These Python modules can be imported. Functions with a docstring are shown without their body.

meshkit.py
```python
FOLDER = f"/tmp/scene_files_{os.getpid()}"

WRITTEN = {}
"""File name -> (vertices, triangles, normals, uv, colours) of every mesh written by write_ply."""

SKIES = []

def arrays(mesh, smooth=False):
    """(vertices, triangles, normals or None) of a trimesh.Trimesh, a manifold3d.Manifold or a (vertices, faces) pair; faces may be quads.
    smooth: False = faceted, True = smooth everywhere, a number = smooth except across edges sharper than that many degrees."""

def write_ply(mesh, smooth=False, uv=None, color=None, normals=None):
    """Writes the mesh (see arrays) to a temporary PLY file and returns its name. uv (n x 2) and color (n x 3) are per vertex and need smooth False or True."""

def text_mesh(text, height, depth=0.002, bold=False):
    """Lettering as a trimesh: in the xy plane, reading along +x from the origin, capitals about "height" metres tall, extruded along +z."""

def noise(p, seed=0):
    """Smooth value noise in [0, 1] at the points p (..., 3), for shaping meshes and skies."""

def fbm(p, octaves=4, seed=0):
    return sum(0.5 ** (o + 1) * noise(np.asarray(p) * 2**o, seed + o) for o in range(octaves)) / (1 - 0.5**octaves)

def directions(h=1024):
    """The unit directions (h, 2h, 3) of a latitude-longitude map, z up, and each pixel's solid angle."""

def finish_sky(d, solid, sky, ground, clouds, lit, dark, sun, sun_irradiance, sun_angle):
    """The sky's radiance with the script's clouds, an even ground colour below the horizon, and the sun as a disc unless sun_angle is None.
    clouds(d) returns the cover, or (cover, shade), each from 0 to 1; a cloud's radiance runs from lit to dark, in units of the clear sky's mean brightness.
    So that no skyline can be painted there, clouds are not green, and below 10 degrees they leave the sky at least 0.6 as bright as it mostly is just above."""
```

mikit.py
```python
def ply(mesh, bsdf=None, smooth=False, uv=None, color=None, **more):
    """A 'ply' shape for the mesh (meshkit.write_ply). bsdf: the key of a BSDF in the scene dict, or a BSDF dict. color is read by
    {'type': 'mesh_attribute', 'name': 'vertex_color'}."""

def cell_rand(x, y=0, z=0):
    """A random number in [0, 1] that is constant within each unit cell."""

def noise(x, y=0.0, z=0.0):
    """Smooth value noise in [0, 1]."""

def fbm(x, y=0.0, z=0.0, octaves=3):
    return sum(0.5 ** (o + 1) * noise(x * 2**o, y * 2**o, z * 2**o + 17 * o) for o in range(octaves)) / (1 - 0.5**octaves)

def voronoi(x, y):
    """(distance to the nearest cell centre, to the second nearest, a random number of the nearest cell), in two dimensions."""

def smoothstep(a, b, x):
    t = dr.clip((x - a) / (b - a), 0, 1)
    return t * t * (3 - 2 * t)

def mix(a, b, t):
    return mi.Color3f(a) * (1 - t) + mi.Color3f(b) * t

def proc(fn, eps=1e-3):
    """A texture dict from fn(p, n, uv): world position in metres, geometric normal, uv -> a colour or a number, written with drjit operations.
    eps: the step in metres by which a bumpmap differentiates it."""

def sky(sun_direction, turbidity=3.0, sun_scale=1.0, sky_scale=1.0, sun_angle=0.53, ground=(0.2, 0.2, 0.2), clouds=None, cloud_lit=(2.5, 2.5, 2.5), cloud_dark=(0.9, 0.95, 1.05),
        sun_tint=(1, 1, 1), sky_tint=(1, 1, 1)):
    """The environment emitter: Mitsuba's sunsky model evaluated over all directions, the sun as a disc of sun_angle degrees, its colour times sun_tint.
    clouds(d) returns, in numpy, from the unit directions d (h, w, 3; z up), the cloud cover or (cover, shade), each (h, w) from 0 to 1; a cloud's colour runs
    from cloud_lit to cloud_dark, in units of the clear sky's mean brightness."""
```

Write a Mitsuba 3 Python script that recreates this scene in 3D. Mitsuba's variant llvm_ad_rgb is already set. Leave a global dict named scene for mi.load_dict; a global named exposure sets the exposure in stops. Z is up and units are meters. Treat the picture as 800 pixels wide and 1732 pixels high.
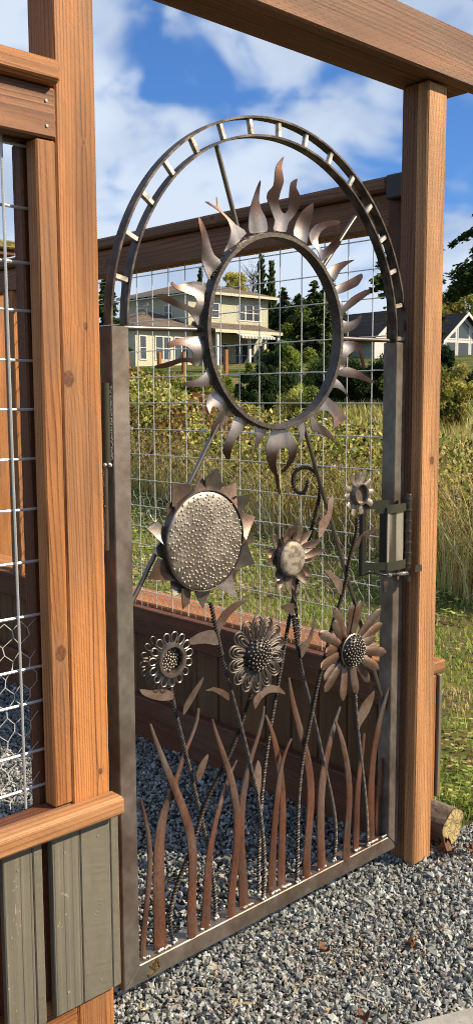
import math, random
import numpy as np, trimesh, manifold3d as m3, drjit as dr, mitsuba as mi
import mikit, meshkit
from mikit import noise, fbm, voronoi, cell_rand, smoothstep, mix, proc
T = mi.ScalarTransform4f
rng = np.random.default_rng(7)
random.seed(7)
scene, labels = {'type': 'scene'}, {}

# ------------------------------------------------------------------ camera, sky, exposure
CAM = np.array([-1.26657, -1.77067, 1.52264])
YAW, PITCH, ROLL, FPX = 0.750886, -0.12204, 0.0039391, 1586.8
fw = np.array([math.sin(YAW) * math.cos(PITCH), math.cos(YAW) * math.cos(PITCH), math.sin(PITCH)])
rt = np.array([math.cos(YAW), -math.sin(YAW), 0.0])
dn = np.cross(fw, rt)
dn = -math.sin(ROLL) * rt + math.cos(ROLL) * dn
scene['camera'] = {'type': 'perspective', 'fov': math.degrees(2 * math.atan(400 / FPX)), 'fov_axis': 'x', 'near_clip': 0.02, 'far_clip': 2000.0,
                   'to_world': T().look_at(origin=CAM.tolist(), target=(CAM + fw).tolist(), up=(-dn).tolist())}
SUN = (0.500, -0.624, 0.602)


def sstep(a, b, x):
    t = np.clip((x - a) / (b - a), 0, 1)
    return t * t * (3 - 2 * t)


def clouds(d):
    z = np.maximum(d[..., 2], 0.0)
    q = d[..., :2] / (z[..., None] + 0.35)
    P = np.concatenate([q * 4.2, np.full(q.shape[:-1] + (1,), 3.7)], -1)
    warp = np.stack([meshkit.fbm(P * 0.8 + 9, 3), meshkit.fbm(P * 0.8 + 31, 3), 0 * z], -1) - 0.5
    f = meshkit.fbm(P + 1.3 * warp, 6, 5) + 0.85 * (meshkit.fbm(P * np.array([3.1, 3.1, 1]) + 2.5 * warp, 4, 17) - 0.5)
    f2 = meshkit.fbm(P * np.array([0.9, 0.9, 1]) + warp + 21, 5, 11)
    f3 = meshkit.fbm(P * np.array([2.6, 2.6, 1]) + 2.0 * warp + 5, 5, 23)
    blue = 0
    for c, r, a, m in CLEAR:
        blue = blue + a * np.exp(-(1 - d @ (np.array(c) / np.linalg.norm(c))) / (1 - math.cos(math.radians(r)))) * (1 + m * (sstep(0.62, 0.40, f3) * 1.6 - 1))
    cover = sstep(0.22, 0.68, f + 0.085 - blue + 0.20 * (1 - sstep(0.03, 0.24, z)) - 0.16 * sstep(0.36, 0.75, z))
    return np.clip(cover, 0, 1) * 0.96, np.clip(sstep(0.40, 0.66, f2) * 0.85, 0, 1)


CLEAR = [((.796, .550, .245), 3.0, .36, 0.2), ((.585, .74, .325), 3.6, .105, 1.2), ((.573, .762, .28), 2.6, .11, 1.2), ((.619, .701, .35), 3.0, .15, 1), ((.66, .67, .30), 2.6, .12, 1),
         ((.72, .62, .30), 2.4, .14, 1), ((.82, .50, .22), 3.0, .2, 0.4)]
scene['sky'] = mikit.sky(SUN, turbidity=2.5, sun_scale=1.4, sky_scale=0.76, clouds=clouds, cloud_lit=(2.55, 2.9, 3.4), cloud_dark=(1.6, 2.0, 2.65), sky_tint=(0.60, 0.92, 1.38), ground=(0.16, 0.16, 0.14))
exposure = 2.12

# ------------------------------------------------------------------ outlines of the gate's ironwork (x, z in metres)
FL = [[[0.312,1.813],[0.298,1.829],[0.285,1.858],[0.28,1.907],[0.275,1.945],[0.278,1.96],[0.286,1.954],[0.3,1.929],[0.313,1.89],[0.323,1.874],[0.345,1.856]],[[0.361,1.885],[0.372,1.906],[0.379,1.938],[0.369,1.964],[0.344,1.984],[0.308,2.001],[0.317,2.002],[0.34,1.993],[0.343,2.018],[0.349,1.989],[0.369,1.974],[0.397,1.957],[0.437,1.939]],[[0.451,1.941],[0.445,1.966],[0.45,2.007],[0.465,2.045],[0.48,2.075],[0.483,2.063],[0.478,2.026],[0.487,2.002],[0.506,1.983],[0.512,1.953]],[[0.536,1.958],[0.54,1.982],[0.529,2.007],[0.511,2.036],[0.513,2.052],[0.529,2.07],[0.532,2.102],[0.54,2.124],[0.565,2.148],[0.555,2.121],[0.561,2.085],[0.552,2.057],[0.548,2.031],[0.56,2.008],[0.575,2.005],[0.587,2.02],[0.583,2.057],[0.587,2.084],[0.61,2.098],[0.607,2.076],[0.623,2.057],[0.627,2.031],[0.615,2.008],[0.591,1.983],[0.579,1.958]],[[0.613,1.953],[0.623,1.992],[0.643,2.022],[0.684,2.046],[0.68,2.01],[0.672,1.971],[0.664,1.937]],[[0.719,1.896],[0.702,1.925],[0.681,1.945],[0.677,1.966],[0.701,1.991],[0.744,2.007],[0.787,2.011],[0.783,1.999],[0.753,1.994],[0.723,1.977],[0.709,1.953],[0.715,1.932],[0.728,1.927],[0.753,1.941],[0.772,1.96],[0.775,1.983],[0.783,2.003],[0.788,1.973],[0.801,1.952],[0.78,1.927],[0.745,1.904]],[[0.742,1.87],[0.775,1.89],[0.818,1.905],[0.87,1.914],[0.835,1.898],[0.801,1.876],[0.78,1.849],[0.767,1.851]],[[0.776,1.829],[0.819,1.847],[0.862,1.864],[0.907,1.879],[0.912,1.868],[0.88,1.843],[0.836,1.826],[0.802,1.814],[0.785,1.811]],[[0.786,1.808],[0.802,1.798],[0.815,1.78],[0.854,1.807],[0.899,1.827],[0.944,1.836],[0.935,1.824],[0.899,1.805],[0.855,1.779],[0.824,1.761],[0.808,1.748],[0.798,1.776]],[[0.803,1.738],[0.838,1.736],[0.873,1.746],[0.903,1.76],[0.891,1.736],[0.865,1.718],[0.83,1.705],[0.807,1.704]],[[0.808,1.676],[0.856,1.683],[0.911,1.677],[0.918,1.651],[0.935,1.61],[0.926,1.607],[0.907,1.633],[0.898,1.655],[0.866,1.655],[0.838,1.643],[0.829,1.626],[0.827,1.603],[0.818,1.591],[0.796,1.582],[0.803,1.636]],[[0.786,1.595],[0.828,1.608],[0.881,1.597],[0.946,1.57],[0.941,1.563],[0.872,1.575],[0.814,1.581],[0.791,1.586]],[[0.754,1.547],[0.777,1.577],[0.805,1.562],[0.829,1.538],[0.842,1.518],[0.82,1.535],[0.791,1.547],[0.768,1.548]],[[0.683,1.478],[0.705,1.505],[0.741,1.526],[0.783,1.507],[0.811,1.483],[0.821,1.458],[0.793,1.443],[0.765,1.432],[0.771,1.447],[0.774,1.462],[0.755,1.482],[0.723,1.484],[0.704,1.472],[0.707,1.454],[0.742,1.435],[0.762,1.413],[0.768,1.392],[0.751,1.408],[0.715,1.421],[0.69,1.43],[0.683,1.457]],[[0.622,1.45],[0.631,1.46],[0.648,1.458],[0.657,1.434],[0.649,1.411],[0.63,1.387],[0.634,1.417]],[[0.539,1.437],[0.584,1.439],[0.614,1.412],[0.629,1.382],[0.623,1.352],[0.597,1.327],[0.568,1.314],[0.585,1.337],[0.597,1.36],[0.593,1.377],[0.569,1.389],[0.549,1.379],[0.541,1.356],[0.547,1.327],[0.564,1.297],[0.577,1.261],[0.568,1.258],[0.551,1.303],[0.522,1.334],[0.506,1.364],[0.504,1.387],[0.514,1.409]],[[0.466,1.449],[0.513,1.443],[0.502,1.423],[0.475,1.395],[0.462,1.382],[0.467,1.419]],[[0.394,1.473],[0.449,1.458],[0.424,1.445],[0.404,1.426],[0.386,1.403],[0.379,1.379],[0.379,1.362],[0.367,1.366],[0.354,1.386],[0.361,1.413],[0.377,1.443]],[[0.332,1.541],[0.357,1.525],[0.387,1.491],[0.363,1.464],[0.336,1.455],[0.317,1.436],[0.307,1.421],[0.309,1.446],[0.33,1.47],[0.337,1.484],[0.33,1.498],[0.315,1.499],[0.304,1.48],[0.299,1.504],[0.304,1.523],[0.317,1.537]],[[0.331,1.557],[0.306,1.6],[0.292,1.585],[0.264,1.568],[0.229,1.558],[0.226,1.551],[0.263,1.548],[0.301,1.551]],[[0.29,1.672],[0.246,1.671],[0.204,1.664],[0.174,1.652],[0.175,1.643],[0.185,1.642],[0.203,1.648],[0.228,1.647],[0.246,1.638],[0.252,1.627],[0.246,1.619],[0.215,1.619],[0.185,1.611],[0.143,1.599],[0.146,1.591],[0.173,1.594],[0.215,1.607],[0.245,1.608],[0.27,1.599],[0.286,1.627]],[[0.298,1.794],[0.266,1.799],[0.224,1.796],[0.204,1.792],[0.194,1.799],[0.189,1.793],[0.202,1.783],[0.229,1.775],[0.257,1.768],[0.264,1.755],[0.256,1.741],[0.229,1.748],[0.193,1.759],[0.164,1.768],[0.138,1.763],[0.14,1.76],[0.169,1.751],[0.205,1.74],[0.241,1.73],[0.259,1.715],[0.268,1.701],[0.283,1.702],[0.288,1.745],[0.296,1.783]]]
BL = [[[0.071,0.536,0.004],[0.09,0.459,0.011],[0.101,0.38,0.014],[0.092,0.254,0.015],[0.083,0.18,0.017],[0.077,0.11,0.017]],[[0.278,0.713,0.007],[0.254,0.641,0.01],[0.228,0.597,0.013],[0.201,0.537,0.017],[0.174,0.493,0.021],[0.152,0.439,0.031],[0.139,0.345,0.036],[0.136,0.263,0.038],[0.134,0.107,0.043]],[[0.113,0.714,0.005],[0.134,0.653,0.013],[0.175,0.55,0.022],[0.212,0.456,0.026],[0.234,0.364,0.028],[0.232,0.253,0.029],[0.229,0.109,0.036]],[[0.407,0.539,0.006],[0.36,0.474,0.013],[0.333,0.417,0.017],[0.305,0.34,0.021],[0.289,0.248,0.027],[0.275,0.112,0.034]],[[0.301,0.685,0.005],[0.321,0.624,0.013],[0.348,0.553,0.019],[0.378,0.447,0.024],[0.387,0.345,0.024],[0.375,0.228,0.026],[0.367,0.11,0.03]],[[0.498,0.673,0.006],[0.473,0.585,0.012],[0.447,0.526,0.016],[0.424,0.444,0.023],[0.416,0.336,0.026],[0.426,0.209,0.032],[0.433,0.104,0.038]],[[0.607,0.552,0.007],[0.571,0.484,0.014],[0.556,0.397,0.02],[0.546,0.285,0.024],[0.542,0.104,0.035]],[[0.523,0.636,0.006],[0.552,0.574,0.015],[0.577,0.493,0.024],[0.595,0.385,0.024],[0.595,0.27,0.027],[0.588,0.104,0.034]],[[0.612,0.726,0.006],[0.639,0.615,0.021],[0.674,0.508,0.026],[0.695,0.413,0.03],[0.696,0.325,0.03],[0.679,0.21,0.031],[0.672,0.105,0.035]],[[0.839,0.588,0.007],[0.811,0.538,0.017],[0.778,0.463,0.025],[0.75,0.368,0.031],[0.74,0.25,0.031],[0.741,0.105,0.036]],[[0.792,0.56,0.006],[0.812,0.519,0.016],[0.839,0.433,0.023],[0.855,0.331,0.025],[0.851,0.233,0.027],[0.845,0.105,0.037]],[[0.934,0.483,0.007],[0.925,0.422,0.015],[0.913,0.351,0.02],[0.907,0.227,0.025],[0.907,0.104,0.028]],[[1.054,0.616,0.006],[1.01,0.5,0.022],[0.986,0.381,0.027],[0.982,0.255,0.033],[0.988,0.105,0.041]],[[1.042,0.368,0.007],[1.046,0.326,0.016],[1.04,0.237,0.026],[1.041,0.106,0.022]]]
LF = [[[0.069,0.818],[0.108,0.805],[0.147,0.799],[0.176,0.785],[0.175,0.767],[0.141,0.771],[0.103,0.786],[0.076,0.803]],[[0.204,0.721],[0.207,0.746],[0.24,0.776],[0.28,0.801],[0.276,0.787],[0.246,0.751],[0.216,0.725]],[[0.283,0.766],[0.313,0.768],[0.344,0.755],[0.366,0.738],[0.366,0.719],[0.338,0.74],[0.307,0.759]],[[0.233,0.906],[0.266,0.921],[0.308,0.923],[0.319,0.883],[0.278,0.893],[0.242,0.895]],[[0.32,0.9],[0.323,0.931],[0.35,0.966],[0.397,0.987],[0.436,0.985],[0.403,0.972],[0.367,0.949],[0.339,0.915],[0.331,0.892]],[[0.448,0.68],[0.448,0.708],[0.482,0.722],[0.507,0.727],[0.528,0.727],[0.566,0.712],[0.59,0.685],[0.552,0.7],[0.514,0.707],[0.482,0.7]],[[0.555,0.945],[0.582,0.95],[0.615,0.944],[0.619,0.907],[0.589,0.926]],[[0.645,0.782],[0.641,0.822],[0.673,0.833],[0.697,0.871],[0.708,0.901],[0.703,0.859],[0.689,0.827],[0.665,0.798]],[[0.709,1.12],[0.718,1.168],[0.752,1.19],[0.763,1.226],[0.783,1.237],[0.779,1.209],[0.768,1.179],[0.741,1.145]],[[0.745,1.021],[0.77,1.019],[0.801,0.997],[0.823,0.975],[0.81,0.942],[0.794,0.96],[0.774,0.99]],[[0.869,1.052],[0.881,1.083],[0.905,1.113],[0.951,1.125],[0.947,1.114],[0.922,1.089],[0.889,1.066]],[[0.902,0.507],[0.897,0.535],[0.923,0.578],[0.984,0.609],[0.979,0.584],[0.952,0.547],[0.915,0.519]],[[0.246,0.55],[0.266,0.575],[0.293,0.59],[0.293,0.579],[0.273,0.547],[0.252,0.527]],[[0.465,0.431],[0.463,0.488],[0.484,0.519],[0.491,0.496],[0.484,0.459],[0.469,0.425]]]
ST = {"big":[[0.302,0.996],[0.328,0.895],[0.353,0.804],[0.407,0.639],[0.442,0.521],[0.471,0.412],[0.489,0.31],[0.491,0.103]],"four":[[0.457,0.717],[0.41,0.624],[0.367,0.555],[0.28,0.439],[0.249,0.369],[0.219,0.316],[0.175,0.106]],"loop":[[0.18,0.8],[0.205,0.694],[0.239,0.571],[0.273,0.441],[0.296,0.353],[0.314,0.271],[0.329,0.102]],"daisy":[[0.882,0.708],[0.899,0.516],[0.913,0.432],[0.936,0.306],[0.954,0.102]],"sun2":[[0.62,0.995],[0.628,0.892],[0.624,0.906],[0.639,0.819],[0.689,0.649],[0.754,0.445],[0.772,0.385],[0.797,0.299],[0.802,0.101]],"scroll":[[0.696,1.288],[0.695,1.27],[0.684,1.256],[0.669,1.251],[0.652,1.257],[0.638,1.272],[0.636,1.289],[0.643,1.309],[0.657,1.319],[0.678,1.323],[0.698,1.321],[0.716,1.314],[0.735,1.298],[0.746,1.275],[0.749,1.254],[0.742,1.217],[0.72,1.157],[0.709,1.133],[0.68,1.049],[0.651,0.991],[0.631,0.922],[0.619,0.879],[0.592,0.772],[0.565,0.666],[0.527,0.496],[0.508,0.354],[0.499,0.114]],"small":[[0.883,1.165],[0.871,1.086],[0.851,1.034],[0.848,1.017],[0.805,0.905],[0.767,0.821],[0.763,0.808],[0.726,0.717],[0.697,0.624],[0.649,0.456],[0.634,0.314],[0.63,0.105]]}
PT = [[[0.187,1.313],[0.162,1.317],[0.161,1.272],[0.207,1.27],[0.21,1.308]],[[0.148,1.266],[0.198,1.269],[0.178,1.238],[0.152,1.212]],[[0.093,1.211],[0.123,1.223],[0.149,1.197],[0.122,1.174]],[[0.109,1.152],[0.147,1.191],[0.151,1.118]],[[0.098,1.087],[0.118,1.133],[0.162,1.112],[0.163,1.072]],[[0.159,1.086],[0.212,1.043],[0.162,1.037]],[[0.183,1.04],[0.221,1.041],[0.22,1.01],[0.2,0.999]],[[0.229,1.042],[0.295,1.035],[0.27,0.989]],[[0.301,1.039],[0.363,1.065],[0.37,1.003]],[[0.36,1.068],[0.385,1.072],[0.382,1.049],[0.366,1.044]],[[0.369,1.072],[0.408,1.138],[0.445,1.083]],[[0.401,1.134],[0.424,1.169],[0.445,1.145],[0.417,1.127]],[[0.386,1.231],[0.457,1.206],[0.411,1.161],[0.398,1.2]],[[0.377,1.273],[0.421,1.269],[0.408,1.227],[0.383,1.234]],[[0.312,1.289],[0.377,1.303],[0.373,1.251],[0.343,1.269]],[[0.268,1.324],[0.298,1.344],[0.324,1.3],[0.306,1.283],[0.288,1.287]],[[0.218,1.276],[0.256,1.327],[0.291,1.293],[0.253,1.28]]]
T2 = [[0.606,1.188],[0.563,1.172],[0.513,1.155],[0.503,1.105],[0.479,1.081],[0.522,1.022],[0.539,0.988],[0.581,0.982],[0.617,0.981],[0.657,0.993],[0.688,1.012],[0.714,1.065],[0.712,1.091],[0.7,1.121],[0.685,1.147],[0.637,1.175]]
TD = [[0.891,0.914],[0.862,0.906],[0.972,0.877],[1.019,0.818],[0.986,0.781],[1.021,0.729],[0.965,0.691],[0.956,0.644],[0.883,0.624],[0.81,0.621],[0.738,0.662],[0.738,0.697],[0.691,0.75],[0.728,0.785],[0.719,0.844],[0.774,0.869],[0.786,0.907]]
TS = [[0.872,1.302],[0.906,1.3],[0.842,1.293],[0.931,1.272],[0.942,1.238],[0.939,1.202],[0.891,1.177],[0.851,1.174],[0.827,1.2],[0.813,1.23],[0.815,1.26]]

# ------------------------------------------------------------------ helpers
USED = set()


def key(name):
    k, n = name, 0
    while k in USED:
        n += 1
        k = f'{name}_{n:03d}'
    USED.add(k)
    return k


def thing(name, label=None, cat=None, group=None):
    k = key(name)
    labels[k] = {a: b for a, b in (('label', label), ('category', cat), ('group', group)) if b}
    return k


def put(name, mesh, bsdf, parent=None, smooth=False, uv=None, color=None, **say):
    k = key((parent + '__' if parent else '') + name)
    scene[k] = mikit.ply(mesh, bsdf, smooth=smooth, uv=uv, color=None if color is None else np.asarray(color) * (1.0 if bsdf == 'leaf' else ALBEDO))
    if say:
        labels[k] = {{'cat': 'category'}.get(a, a): b for a, b in say.items()}
    return k


def hull(pts):
    m = m3.Manifold.hull_points(np.asarray(pts, np.float64)).to_mesh()
    return trimesh.Trimesh(m.vert_properties[:, :3], m.tri_verts, process=False)


def cbox(lo, hi, ch=0.003):
    lo, hi = np.array(lo, float), np.array(hi, float)
    ch = min(ch, 0.3 * (hi - lo).min())
    pts = []
    for s in np.ndindex(2, 2, 2):
        c = np.where(np.array(s) > 0, hi, lo)
        sg = np.where(np.array(s) > 0, -1, 1)
        for a in range(3):
            p = c + sg * ch
            p[a] = c[a]
            pts.append(p)
    return hull(pts)


def cat(ms):
    return trimesh.util.concatenate(ms)


BID = [0]


def board(name, lo, hi, bsdf, parent=None, axis=None, cls=0, ch=0.004, slits=0, **say):
    """A sawn board: chamfered box whose uv runs along the grain (u, plus 20 per board) and across it (v)."""
    m = cbox(lo, hi, ch)
    BID[0] += 1
    bid = BID[0] * 8 + cls
    size = np.array(hi, float) - np.array(lo, float)
    L = int(np.argmax(size)) if axis is None else axis
    a, b = [i for i in range(3) if i != L]
    v = m.vertices[m.faces].reshape(-1, 3)
    n = np.repeat(m.face_normals, 3, 0)
    q = v - np.array(lo)
    na = np.abs(n)
    end = (na[:, L] > na[:, a]) & (na[:, L] > na[:, b])
    vv = np.where(na[:, a] > na[:, b], q[:, b] + 0.37, q[:, a])
    u = np.where(end, q[:, a] * 0.25, q[:, L] + 0.5)
    vv = np.where(end, q[:, b] * 0.5 + 0.05, vv)
    uv = np.c_[u + 5.0 * bid, vv + slits]
    return put(name, (v, np.arange(len(v)).reshape(-1, 3)), bsdf, parent, uv=uv, **say)


def tube(path, r, sides=8, twist=0.0, square=False, caps=True):
    path = np.asarray(path, float)
    n = len(path)
    r = np.broadcast_to(np.asarray(r, float), (n,))
    t = np.gradient(path, axis=0)
    t /= np.linalg.norm(t, axis=1, keepdims=True) + 1e-12
    s = np.concatenate([[0], np.cumsum(np.linalg.norm(np.diff(path, axis=0), axis=1))])
    ref = np.array([0.0, 1, 0]) if abs(t[0][1]) < 0.9 else np.array([1.0, 0, 0])
    rings = []
    a0 = np.arange(sides) * 2 * np.pi / sides
    for i in range(n):
        u = ref - t[i] * (ref @ t[i])
        u /= np.linalg.norm(u) + 1e-12
        ref = u
        w = np.cross(t[i], u)
        a = a0 + twist * s[i]
        rings.append(path[i] + r[i] * (np.cos(a)[:, None] * u + np.sin(a)[:, None] * w))
    v = np.vstack(rings + [path[:1], path[-1:]])
    f = []
    for i in range(n - 1):
        for j in range(sides):
            k = (j + 1) % sides
            A, B, C, D = i * sides + j, i * sides + k, (i + 1) * sides + k, (i + 1) * sides + j
            f += [[A, B, C], [A, C, D]]
    if caps:
        for j in range(sides):
            k = (j + 1) % sides
            f += [[n * sides, k, j], [n * sides + 1, (n - 1) * sides + j, (n - 1) * sides + k]]
    return trimesh.Trimesh(v, f, process=False)


def smoothpath(pts, step):
    from scipy.interpolate import CubicSpline
    pts = np.asarray(pts, float)
    s = np.concatenate([[0], np.cumsum(np.linalg.norm(np.diff(pts, axis=0), axis=1))])
    n = max(3, int(s[-1] / step))
    return CubicSpline(s, pts)(np.linspace(0, s[-1], n))


def plate(poly, y1, thick, ref=0.0, disp=None):
    """A plate cut to the outline poly (x, z), back face at y1 + 0, front at y1 - thick, optionally bent by disp(x, z)."""
    cs = m3.CrossSection([np.asarray(poly, float)], m3.FillRule.NonZero if False else m3.FillRule.EvenOdd)
    m = cs.extrude(thick)
    if ref:
        m = m.refine_to_length(ref)
    m = m.to_mesh()
    v = np.array(m.vert_properties[:, :3], float)
    v = np.c_[v[:, 0], y1 - v[:, 2], v[:, 1]]
    if disp is not None:
        v[:, 1] += disp(v[:, 0], v[:, 2])
    return trimesh.Trimesh(v, m.tri_verts, process=False)


def spline_closed(poly, k=3):
    """Rounds an outline a little (Catmull-Rom, k points per side)."""
    p = np.asarray(poly, float)
    out = []
    n = len(p)
    for i in range(n):
        a, b, c, d = p[i - 1], p[i], p[(i + 1) % n], p[(i + 2) % n]
        for j in range(k):
            t = j / k
            cr = 0.5 * (2 * b + (c - a) * t + (2 * a - 5 * b + 4 * c - d) * t**2 + (3 * b - a - 3 * c + d) * t**3)
            out.append(0.35 * (b + (c - b) * t) + 0.65 * cr)
    return np.array(out)


def ribbon(c, side, half, nor, thick, cup=0.0, cols=5):
    """A solid strip along c: side and nor are its width and front directions, cup lifts its middle."""
    c, side, nor = (np.broadcast_to(np.asarray(a, float), np.shape(c)) for a in (c, side, nor))
    half, n = np.asarray(half, float), len(c)
    e = np.linspace(-1, 1, cols)
    cup = np.broadcast_to(np.asarray(cup, float), (n,))
    front = c[:, None] + side[:, None] * (half[:, None] * e)[..., None] + nor[:, None] * ((cup * 1.0)[:, None] * (1 - e**2))[..., None]
    back = front - nor[:, None] * thick
    v = np.vstack([front.reshape(-1, 3), back.reshape(-1, 3)])
    o = n * cols
    f = []
    for i in range(n - 1):
        for j in range(cols - 1):
            A, B, C, D = i * cols + j, i * cols + j + 1, (i + 1) * cols + j + 1, (i + 1) * cols + j
            f += [[A, B, C], [A, C, D], [o + A, o + C, o + B], [o + A, o + D, o + C]]
        for j, fl in ((0, 0), (cols - 1, 1)):
            A, D = i * cols + j, (i + 1) * cols + j
            q = [[A, D, o + D], [A, o + D, o + A]]
            f += [x[::-1] for x in q] if fl else q
    for i, fl in ((0, 1), (n - 1, 0)):
        for j in range(cols - 1):
            A, B = i * cols + j, i * cols + j + 1
            q = [[A, B, o + B], [A, o + B, o + A]]
            f += [x[::-1] for x in q] if fl else q
    m = trimesh.Trimesh(v, f, process=False)
    if m.volume < 0:
        m.invert()
    return m


def revolve_y(profile, center, n=48):
    """Revolves (radius, y) round the y axis through center (x, z)."""
    pr = np.asarray(profile, float)
    a = np.arange(n) * 2 * np.pi / n
    v = np.stack([center[0] + pr[None, :, 0] * np.cos(a)[:, None], np.broadcast_to(pr[None, :, 1], (n, len(pr))), center[1] + pr[None, :, 0] * np.sin(a)[:, None]], -1).reshape(-1, 3)
    k = len(pr)
    f = []
    for i in range(n):
        for j in range(k - 1):
            A, B, C, D = i * k + j, i * k + j + 1, ((i + 1) % n) * k + j + 1, ((i + 1) % n) * k + j
            f += [[A, B, C], [A, C, D]]
    m = trimesh.Trimesh(v, f, process=False)
    return m


BALL = trimesh.creation.icosphere(subdivisions=1)


def balls(pts, r):
    pts = np.asarray(pts, float)
    r = np.broadcast_to(np.asarray(r, float), (len(pts),))
    v = (pts[:, None] + BALL.vertices[None] * r[:, None, None]).reshape(-1, 3)
    f = (BALL.faces[None] + (np.arange(len(pts)) * len(BALL.vertices))[:, None, None]).reshape(-1, 3)
    return trimesh.Trimesh(v, f, process=False)


# ------------------------------------------------------------------ materials
KNOTS = [(8.0, 2.114, 0.016, 0.015), (8.0, 1.203, 0.076, 0.006), (8.0, 2.62, 0.07, 0.004), (64.0, 0.856, 0.026, 0.015), (33.0, 1.82, 0.055, 0.011)]


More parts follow.
